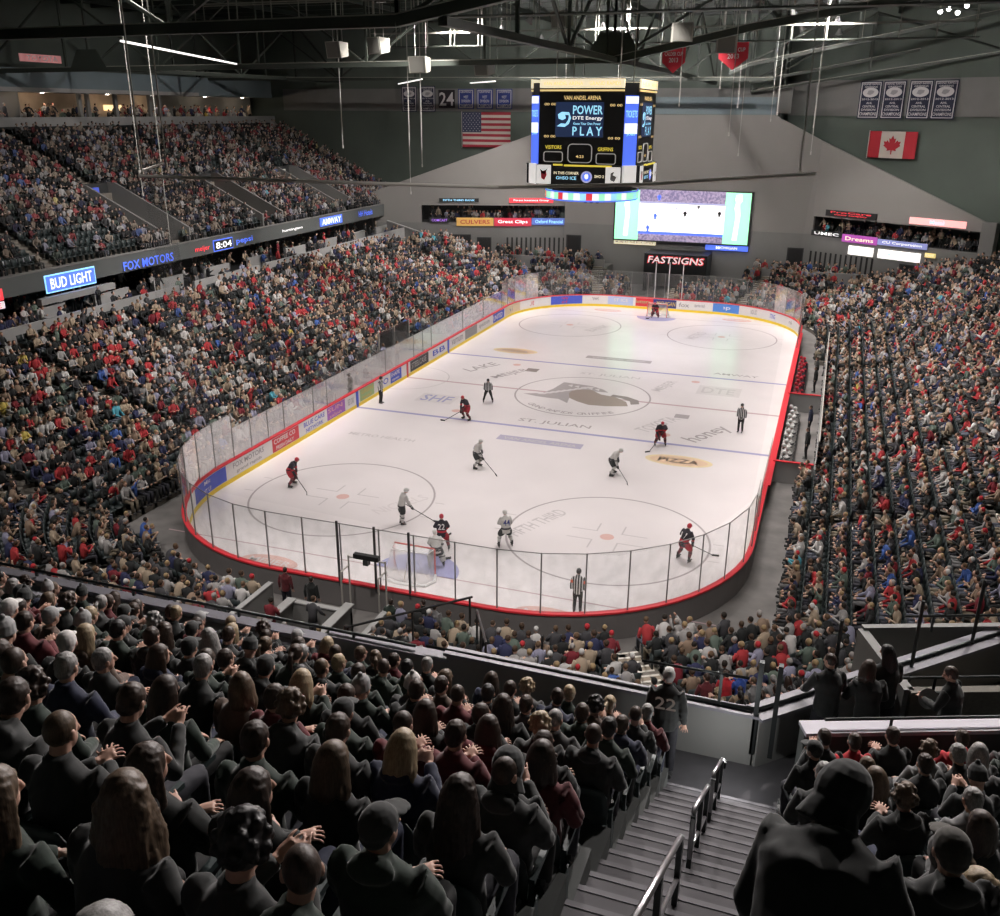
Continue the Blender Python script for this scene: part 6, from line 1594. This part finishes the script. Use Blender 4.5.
    for i, s in enumerate((10.05, 12.45, 15.05, 17.4)):
        c = wpt(DO, RWD, s, .6); banner((*c, 19.15), ang, 2.25, 3.4, 'dark blue title banner, %s of the four on the right, white oval and lettering' % ORD(i + 1), RT)
    for i, (x, nm) in enumerate(((-33.2, 1), (-30.9, 1), (-28.55, 0), (-26.2, 2), (-23.95, 2), (-21.65, 2))):
        if nm == 0: banner((x, 45.4, 19.2), 0, 2.0, 1.9, 'dark banner with the white number 24 between the left banners', [], ground=mat('banner_black', (.02, .015, .02), .8), num='24')
        else: banner((x, 45.4, 19.2), 0, 1.9, 2.75 if nm == 1 else 2.1, '%s title banner left of the scoreboard, %s from the left' % ('tall dark' if nm == 1 else 'small blue', ORD(i + 1)), RT if nm == 1 else [('GRIFFINS', .35, .1, .7), ('WEST', .1, .14, .3), ('DIVISION', -.1, .14, .55), ('CHAMPIONS', -.34, .18, .78)], logo=nm == 1, ground=None if nm == 1 else mat('banner_blue', (.03, .05, .22), .8))


# ------------------------------------------------------------------ roof steel, ropes, lamps
def roof():
    S = mat('truss_dark', (.045, .055, .045), .55, .2); P = mat('truss_edge_pale', (.3, .3, .26), .5, .3)
    def chord(path, w_, h_, name, lab, web=None):
        root = empty(name, path[0]); tag(root, lab, 'roof truss'); o = np.array(path[0], float); b = MB()
        for a, c in zip(path[:-1], path[1:]): b.bar(V(*a) - o, V(*c) - o, w_, h_, S, ref=(0, 0, 1)); 
        b.build('lower_chord', parent=root)
        t = MB()
        for a, c in zip(path[:-1], path[1:]): t.bar(V(a[0], a[1] - w_ * .5, a[2] + h_ * .5) - o, V(c[0], c[1] - w_ * .5, c[2] + h_ * .5) - o, .05, .05, P, ref=(0, 0, 1))
        t.build('pale_flange', parent=root)
        k = MB(); ps = []
        L = [math.dist(a, c) for a, c in zip(path[:-1], path[1:])]; tot = sum(L); n = max(2, int(tot / 8.5))
        for i in range(n + 1):
            s = tot * i / n; q = 0
            while q < len(L) - 1 and s > L[q]: s -= L[q]; q += 1
            a, c = V(*path[q]), V(*path[q + 1]); ps.append(a + (c - a) * min(1, s / L[q]))
        for i, p in enumerate(ps):
            k.bar(p - o, V(p[0], p[1], 26.6) - o, .16, .16, S)
            if i < len(ps) - 1: nxt = ps[i + 1]; k.bar((V(nxt[0], nxt[1], 26.6) if i % 2 else p) - o, ((p + 0) * 0 + (nxt if i % 2 == 0 and False else (V(nxt[0], nxt[1], 26.6) if i % 2 == 0 else p))) - o, .14, .14, S) if i % 2 == 0 else k.bar(V(p[0], p[1], 26.6) - o, nxt - o, .14, .14, S)
        k.build('web_members', parent=root); return root
    chord([(-52, -24, 20.75), (-1.5, -24, 21.05)], .42, .42, 'roof_truss', 'heavy dark roof truss crossing nearest overhead on the left')
    chord([(-52, 4, 20.75), (0.2, 4, 21.0)], .34, .34, 'roof_truss', 'dark roof truss crossing behind the nearest one on the left')
    chord([(-52, 32, 21.0), (8, 32, 20.7)], .3, .3, 'roof_truss', 'thin dark roof truss far back across the left half')
    chord([(-1.5, -24, 21.05), (9, -24, 22.9), (22, -24, 25.3)], .42, .42, 'roof_truss', 'rising half of the nearest roof truss at the top of the view')
    chord([(0.2, 4, 21.0), (8.4, 4, 22.7), (16.6, 4, 24.0), (30, 4, 26.1)], .42, .42, 'roof_truss', 'dark roof truss rising to the right from above the scoreboard')
    chord([(4.2, 32, 21.2), (5.9, 32, 21.9), (25, 32, 25.6)], .3, .3, 'roof_truss', 'uppermost of the far beams that rise to the right')
    chord([(4.9, 43, 20.7), (26.7, 43, 24.7)], .26, .26, 'roof_truss', 'second of the far beams that rise to the right')
    chord([(5.0, 44.6, 19.9), (26.9, 38, 23.0)], .22, .22, 'roof_truss', 'lowest of the far beams that rise to the right, just over the banners')
    chord([(0.3, -24, 21.0), (0.3, 4, 21.0), (0.6, 32, 21.0), (1.5, 44, 20.7)], .3, .36, 'roof_truss', 'long dark truss running down the middle towards the scoreboard')
    chord([(-41, 4, 20.9), (-41, 32, 21.0), (-41, 44, 21.0)], .3, .3, 'roof_truss', 'side roof truss above the suites on the left')
    # gusset plates
    for i, (x, y, z) in enumerate(((-41, 4, 20.7), (.2, 4, 21.1))):
        b = MB(); b.poly([(x - 1.8, y - .2, z + .1), (x + 1.8, y - .2, z + .1), (x + .9, y - .2, z + 1.5), (x - .9, y - .2, z + 1.5)], S, (0, .15, 0)); tag(b.build('gusset_plate'), 'dark steel gusset plate ' + ('where the left truss meets its post' if i == 0 else 'above the scoreboard where trusses meet'), 'plate')
    # catwalk and light grids
    b = MB(); rnd = random.Random(4)
    for y in (-8.2, 14): 
        b.box((-22, y, 22.6), (22, y + .9, 22.68), S)
        for s in (0, .9): b.box((-22, y + s - .02, 23.6), (22, y + s + .02, 23.66), P)
        for i in range(20): x = -22 + i * 2.3; b.box((x, y, 22.6), (x + .05, y + .05, 27), P); b.box((x, y + .85, 22.6), (x + .05, y + .9, 27), P)
    tag(b.build('catwalk'), 'pale railed catwalks hung under the roof across the rink', 'catwalk')
    pos = [(-17.2, 0, 21.6), (-14.2, 0, 21.8), (-11.8, 1, 20.7), (-9.2, 6, 20.7), (-3.2, 4, 23.4), (.8, -6, 24.6), (2.2, -6, 24.0), (5.0, 0, 22.2), (6.8, 6, 21.9)]
    for i, (x, y, z) in enumerate(pos):
        root = empty('loudspeaker', (x, y, z), rnd.uniform(-.5, .5)); tag(root, 'grey wedge loudspeaker hung from the roof, %s from the left' % ORD(i + 1), 'loudspeaker', 'hanging loudspeakers')
        b = MB(); k = .62; b.add([(-k, -.4, -.5), (k, -.4, -.5), (k * .7, .5, -.35), (-k * .7, .5, -.35), (-k, -.55, .5), (k, -.55, .5), (k * .7, .5, .45), (-k * .7, .5, .45)], [(0, 3, 2, 1), (4, 5, 6, 7), (0, 1, 5, 4), (1, 2, 6, 5), (2, 3, 7, 6), (3, 0, 4, 7)], mat('speaker_grey', (.32, .32, .28), .6)); b.build('cabinet', parent=root)
        b = MB(); b.obox((0, -.5, 0), (.52, 0, 0), (0, .07, -.45), (0, -.02, 0), mat('speaker_grille', (.16, .16, .14), .8)); b.build('grille', parent=root)
        b = MB(); 
        for s in (-.4, .4): b.bar((s, 0, .45), (s, 0, 27 - z), .025, .025, M_PALES)
        b.build('hanging_cable', parent=root)
    # hanging ropes
    rp = [(-30, -5, 12.6), (-29, -4, 9.2), (-20.5, 6, 15.5), (-16, 8, 12.2), (-15, 8, 14.2), (2, 10, 22), (3.2, 12, 18.5), (7.2, 16, 15.1), (8.4, -2, 16.9), (13.3, -23.6, 16.1), (12.6, 8, 15.6), (-12.9, -25.2, 15.6), (-12.6, -24, 15.8), (9, 20, 17.5), (12, 26, 17), (6, 24, 18.5), (10.5, 4, 18), (-4, 24, 19.5), (-8, 22, 20), (1.2, 24, 20.5), (4.2, 26, 20)]
    for i, (x, y, z) in enumerate(rp):
        b = MB(); b.bar((x, y, z), (x, y, 27), .045, .045, mat('rope_pale', (.42, .42, .38), .7)); b.box((x - .04, y - .04, z - .2), (x + .04, y + .04, z), M_PALES); tag(b.build('hanging_cable'), 'pale vertical cable hanging from the roof steel', 'cable', 'roof cables')
    for (x, y, z, w_, t) in ((6.9, 10, 21.4, 1.9, 'D'), (2.6, 12, 21.3, 1.6, 'D')):
        b = MB(); b.poly([(x - w_ / 2, y, z + .9), (x + w_ / 2, y, z + .9), (x + w_ / 2, y, z - .1), (x, y, z - .8), (x - w_ / 2, y, z - .1)], mat('pennant_red', (.6, .03, .05), .8), (0, .03, 0)); b.bar((x, y, z + .9), (x, y, 27), .03, .03, M_PALES); b.text('CALDER CUP', (x, y - .03, z + .45), (1, 0, 0), (0, 0, 1), .25, M_WHITE, w_ * .8); b.text('2013', (x, y - .03, z + .05), (1, 0, 0), (0, 0, 1), .3, M_WHITE, w_ * .4)
        tag(b.build('pennant'), 'red pennant with white lettering hung in the roof, %s of two' % ('right' if x > 5 else 'left'), 'banner')
    # slanting light strips near the left
    for i, (a, c) in enumerate((((-18.7, -18.6, 21), (-27.1, 3.0, 21)), ((-22, 24, 20.6), (-31, 38, 20.6)), ((-15, 24, 20.4), (-22, 36, 20.6)), ((-8, 26, 20.5), (-12, 34, 20.5)))):
        b = MB(); b.bar(a, c, .12, .09, em('tube_white', (1, .96, .92), 1.3 if i == 0 else .5)); tag(b.build('tube_light'), 'slanting lit tube under the roof, %s' % ('the longest, at the upper left' if i == 0 else 'small one over the far left wall'), 'lamp', None if i == 0 else 'far tube lamps')
    b = MB(); b.box((-50.4, 6.5, 21.6), (-50.3, 11, 22.2), em('sign_dim', (.7, .3, .3), .3)); b.text('TOYOTA', (-50.2, 8.8, 21.9), (0, 1, 0), (0, 0, 1), .4, M_WHITE, 3.4); tag(b.build('wall_sign'), 'small red and white sign above the left suites', 'sign')
    # netting behind the near goal
    root = empty('safety_net', (0, -31, 15.8)); tag(root, 'fine protective net hung from a thin bent bar behind the near glass', 'net')
    bar = [(-12.66, -24.1, 15.8), (-12.95, -25.3, 15.5), (-8, -31.2, 15.8), (5, -31.0, 15.8), (9.1, -28.6, 15.85), (11.1, -25.9, 15.9), (13.8, -23.5, 16.0)]
    o = V(0, -31, 15.8); b = MB(); b.tube([V(*p) - o for p in bar], .06, 6, M_PALES); b.build('top_bar', parent=root)
    n1 = net_mat('netting_fine', .05); n2 = net_mat('netting_gathered', .2)
    gl = [(-12.95, -22.5, 3.5), (-12.9, -24.0, 3.5), (-9.5, -29.4, 3.5), (5, -30.6, 3.5), (9.0, -29.6, 3.5), (11.4, -27.4, 3.5), (12.9, -23.0, 3.5)]
    for i in range(6):
        b = MB(); b.add([V(*bar[i]) - o, V(*bar[i + 1]) - o, V(*gl[i + 1]) - o, V(*gl[i]) - o], [(0, 1, 2, 3)], n2 if i == 0 else n1); b.build('net_panel', parent=root)


def lamps():
    hous = mat('lamp_housing', (.2, .2, .2), .5); lens = mat('lamp_lens', (1, .95, .9), emit=12.0)
    n = 0
    def lamp(x, y, z, aim, W, ang, lab, blend=.6, grp='rink lamps'):
        root = empty('rink_lamp', (x, y, z)); tag(root, lab, 'lamp', grp)
        d = (Vector(aim) - Vector((x, y, z))).normalized(); q = d.to_track_quat('-Z', 'Y')
        b = MB(); R = q.to_matrix()
        P = [np.array(R @ Vector((0, 0, s))) for s in (.35, .1, -.12)]; b.loft(P, [.1, .2, .32], 12, hous); b.build('housing', parent=root)
        b = MB(); P = [np.array(R @ Vector((0, 0, s))) for s in (-.10, -.105)]; b.loft(P, [.28, .28], 12, lens); b.build('lens', parent=root)
        b = MB(); b.bar((0, 0, .3), (0, 0, 27 - z), .04, .04, M_STEEL); b.build('drop_rod', parent=root)
        l = bpy.data.lights.new('lamp_light', 'SPOT'); l.energy = W; l.color = LAMP_COL; l.spot_size = ang; l.spot_blend = blend; l.shadow_soft_size = .3
        o = bpy.data.objects.new('lamp_light', l); COL.objects.link(o); o.parent = root; o.rotation_mode = 'QUATERNION'; o.rotation_quaternion = q; o.location = Vector(d) * .16
    for (x, y) in LAMP_SPOTS:
        n += 1; lamp(x, y, 24.2, (x * .9, y, 0), LAMP_W, math.radians(100), 'round flood lamp hung in the roof over the ice'); 
    for y in (-14, 2, 18, 32):
        lamp(-10, y, 24.6, (-26, y + 2, 4), STAND_W, math.radians(85), 'flood lamp aimed at the left stands', grp='stand lamps'); lamp(10, y, 24.6, (24, y + 1, 3), STAND_W, math.radians(85), 'flood lamp aimed at the right stand', grp='stand lamps')
    for y in (-5, 18): lamp(-22, y, 25.0, (-42, y + 4, 11), STAND_W * .48, math.radians(85), 'flood lamp aimed at the upper left stand', grp='stand lamps')
    for x in (-14, -2, 12): lamp(x, 12, 24.6, (x * 1.2, 44, 9), STAND_W * .9, math.radians(100), 'flood lamp aimed at the far wall', grp='stand lamps')
    for x in (5, 13, 22): lamp(x, -31, 25.8, (x * .5 + 6, -51, 11), STAND_W * .8, math.radians(75), 'added flood lamp to brighten the near balcony', blend=.8, grp='stand lamps')  # added floods that light the balcony stairs and rim the heads
    for x in (-12, 3, 16): lamp(x, -43, 25.5, (x * .9, -30.5, .5), STAND_W * .6, math.radians(62), 'added flood lamp to brighten the near boards', blend=.8, grp='stand lamps')  # added floods from behind for the outer board face and near rows
    lamp(6, -10, 24.6, (8, -36, 2), STAND_W * .6, math.radians(80), 'flood lamp aimed at the near end rows', blend=.9, grp='stand lamps')
    for i, y in enumerate((-2, 4, 10, 18, 24, 33, 40)):  # added lights that brighten the suite interiors
        root = empty('suite_fill_light', (-52.0, y, 19.2)); tag(root, 'small added fill light inside the upper left suites, %s from the near end' % ORD(i + 1), 'lamp', 'suite fill lights'); b = MB(); b.loft([(0, 0, .04), (0, 0, 0)], [.15, .15], 10, lens); b.build('lens', parent=root)
        l = bpy.data.lights.new('lamp_light', 'POINT'); l.energy = 45; l.color = (1, .8, .6); l.shadow_soft_size = .15; o = bpy.data.objects.new('lamp_light', l); COL.objects.link(o); o.parent = root; o.location = (.3, 0, -.25)
    # the visible bright cluster at the upper right
    for i, (x, z) in enumerate(((20.6, 25.7), (21.2, 25.9), (21.9, 25.6), (22.5, 26.1))):
        root = empty('spot_lamp', (x, 32, z)); tag(root, 'bright white spot lamp in the cluster at the upper right', 'lamp', 'upper right lamp cluster'); b = MB(); b.loft([(0, .3, 0), (0, 0, 0)], [.12, .2], 10, hous); b.build('housing', parent=root); b = MB(); b.loft([(0, -.0, 0), (0, -.02, 0)], [.18, .18], 10, em('lamp_glow', (1, .97, .95), 9 if i == 0 else 2)); b.build('lens', parent=root)
    b = MB()
    for i in range(9): x = 18 + i * .8; b.bar((x, 32, 26.3), (x + .8, 32, 27.0 if i % 2 else 26.3), .08, .08, M_PALES)
    b.bar((18, 32, 26.3), (25.2, 32, 26.3), .1, .1, M_PALES); tag(b.build('lamp_truss'), 'pale lattice truss carrying the lamps at the upper right', 'truss')


# ------------------------------------------------------------------ things behind the near glass
def near_end():
    b = MB(); W_ = M_WALLM
    b.box((-3.75, -38.6, 0), (-3.6, -32.0, 1.3), W_); b.box((1.25, -38.6, 0), (1.4, -32.0, 1.3), W_); b.box((-3.7, -38.8, 0), (1.4, -38.5, 3.0), W_); b.box((-2.6, -35.5, 0), (-2.45, -32.5, 1.05), W_)
    b.box((-2.7, -35.6, 1.05), (-2.35, -32.4, 1.1), M_LEDGE); b.box((-.2, -35.2, 0), (-.05, -32.4, 1.3), W_); b.box((-.3, -35.2, 1.3), (.05, -32.4, 1.35), M_LEDGE); b.box((-2.6, -32.55, 0), (-.05, -32.4, 1.0), W_); b.box((-2.6, -32.58, 1.0), (-.05, -32.36, 1.05), M_LEDGE)
    b.box((-3.78, -38.6, 1.3), (-3.57, -32.0, 1.35), M_LEDGE); b.box((1.22, -38.6, 1.3), (1.43, -32.0, 1.35), M_LEDGE)
    tag(b.build('trim_gate_walls'), kind='structure')
    b = MB(); b.box((-3.4, -36.5, 0.0), (-2.75, -32.2, .03), M_LEDGE); tag(b.build('floor_mat'), 'pale floor strip behind the near gate', 'mat')
    root = empty('camera_frame', (.1, -31.4, 0)); tag(root, 'white metal frame with a dark box on top behind the near glass', 'frame')
    b = MB()
    for x in (-.75, .75): b.bar((x, 0, 0), (x, 0, 2.7), .05, .05, M_PALES); b.bar((x, -.6, 0), (x, -.6, 2.3), .05, .05, M_PALES); b.bar((x, 0, 2.3), (x, -.6, 2.3), .04, .04, M_PALES)
    b.bar((-.75, 0, 2.65), (.75, 0, 2.65), .05, .05, M_PALES); b.build('frame', parent=root)
    b = MB(); b.box((-.5, -.1, 2.66), (.5, .1, 2.84), M_BLACK); b.box((-.1, -.12, 2.45), (.1, .1, 2.66), M_CHAR); b.build('dark_box', parent=root)
    root = empty('side_table', (.35, -36.6, 0)); tag(root, 'small table with yellow lettered front behind the near boards', 'table'); b = MB(); b.box((-.9, -.5, .85), (.7, .5, .9), M_LEDGE); b.build('table_top', parent=root); b = MB(); b.box((-.9, -.52, .5), (.7, -.5, .85), M_CHAR); b.text('PENALTY', (-.1, -.54, .66), (1, 0, 0), (0, 0, 1), .22, M_YEL, 1.3); b.build('front_panel', parent=root)
    for x in (-.8, .6):
        b = MB(); b.box((x - .04, -.4, 0), (x + .04, .4, .85), M_STEEL); b.build('leg', parent=root)
    # rails of the near lower aisle and its steps
    M = mat('aisle_rail', (.05, .05, .05), .4, .6)
    for i, (a, c) in enumerate((((2.2, -36.8, 2.2), (4.6, -32.4, 1.4)), ((5.0, -33.0, 1.3), (7.0, -37.5, 3.1)))):
        root = empty('aisle_rail', a); tag(root, 'dark sloping rail over the near lower rows, %s' % ('rising towards the boards' if i == 0 else 'descending beside the aisle'), 'rail'); o = V(*a); b = MB(); b.tube([V(0, 0, 1.1), V(*c) - o + V(0, 0, 1.1)], .04, 8, M); b.build('top_rail', parent=root)
        for t in (.02, .5, .98): b = MB(); p = (V(*c) - o) * t; b.bar(p, p + V(0, 0, 1.1), .06, .06, M); b.build('rail_post', parent=root)
    for i, (x, y) in enumerate(((7.3, -33.0), (7.5, -34.2), (7.9, -35.0))):
        b = MB(); b.bar((x, y, .5), (x, y, 1.9), .07, .07, M); tag(b.build('aisle_post'), 'short dark post of the near lower aisle, %s from the boards' % ORD(i + 1), 'post')
    # staff by the gate
    st = [('stand_a', -2.0, -31.9, 'black', 'person in dark clothes at the glass beside the white frame'), ('stand_a', 1.5, -32.4, 'dark green', 'person in dark green standing by the thick gate post'), ('stand_l', 2.6, -32.1, 'black', 'person in black near the gate, left of the pair'),
          ('stand_a', 3.1, -32.2, 'grey', 'person in pale top and dark trousers standing at the near boards'), ('stand_p', .9, -34.6, 'charcoal', 'person in grey standing by the small table'), ('stand_a', -3.3, -31.6, 'maroon', 'person in maroon standing at the near glass on the left')]
    for ps, x, y, tc, lab in st:
        o = make_person(ps, 'short', (x, y, 0), .1, TOPC[tc], HAIRC['dark brown'], (.02, .02, .03)); tag(o, lab, 'person')
    # officials' table partitions of the penalty boxes
    g = glass_mat('box_glass', haze=.1, fres=2.0)
    for i, y in enumerate((-7.6, -2.0, 3.4, 9.0)):
        root = empty('box_partition', (-HW - 1.6, y, 0)); tag(root, 'clear partition of the penalty boxes behind the left boards, %s from the near end' % ORD(i + 1), 'partition'); b = MB(); b.box((-1.4, -.03, 0), (1.4, .03, 1.1), M_LEDGE); b.build('lower_panel', parent=root); b = MB(); b.box((-1.4, -.01, 1.1), (1.4, .01, 2.4), g); b.build('glass_pane', parent=root)
    root = empty('back_screen', (-HW - 3.0, 4.2, 0)); tag(root, 'pale framed glass screen behind the penalty boxes', 'glass screen')
    b = MB(); b.box((-.02, -2.6, 1.2), (.02, 2.6, 2.6), g); b.build('glass_pane', parent=root); b = MB(); b.box((-.05, -2.6, 0), (.05, 2.6, 1.2), M_LEDGE)
    for y in (-2.6, 0, 2.6): b.box((-.05, y - .05, 1.2), (.05, y + .05, 2.65), M_PALES)
    b.build('frame', parent=root)


# ------------------------------------------------------------------ build everything
spectator_protos()
setting(); stands(); ice(); boards(); rink_glass(); goals()
scoreboard(); signs(); roof(); lamps(); near_end()
players()
NB = balcony_people()
balcony()
T_, PPL, SEATS, CAND = crowd()
NI = max(20, 296 - NB - 20)
print('balcony', NB, 'individual lower', NI, 'crowd', crowd_build(T_, PPL, SEATS, CAND, NI))
print('objects', len(bpy.data.objects))
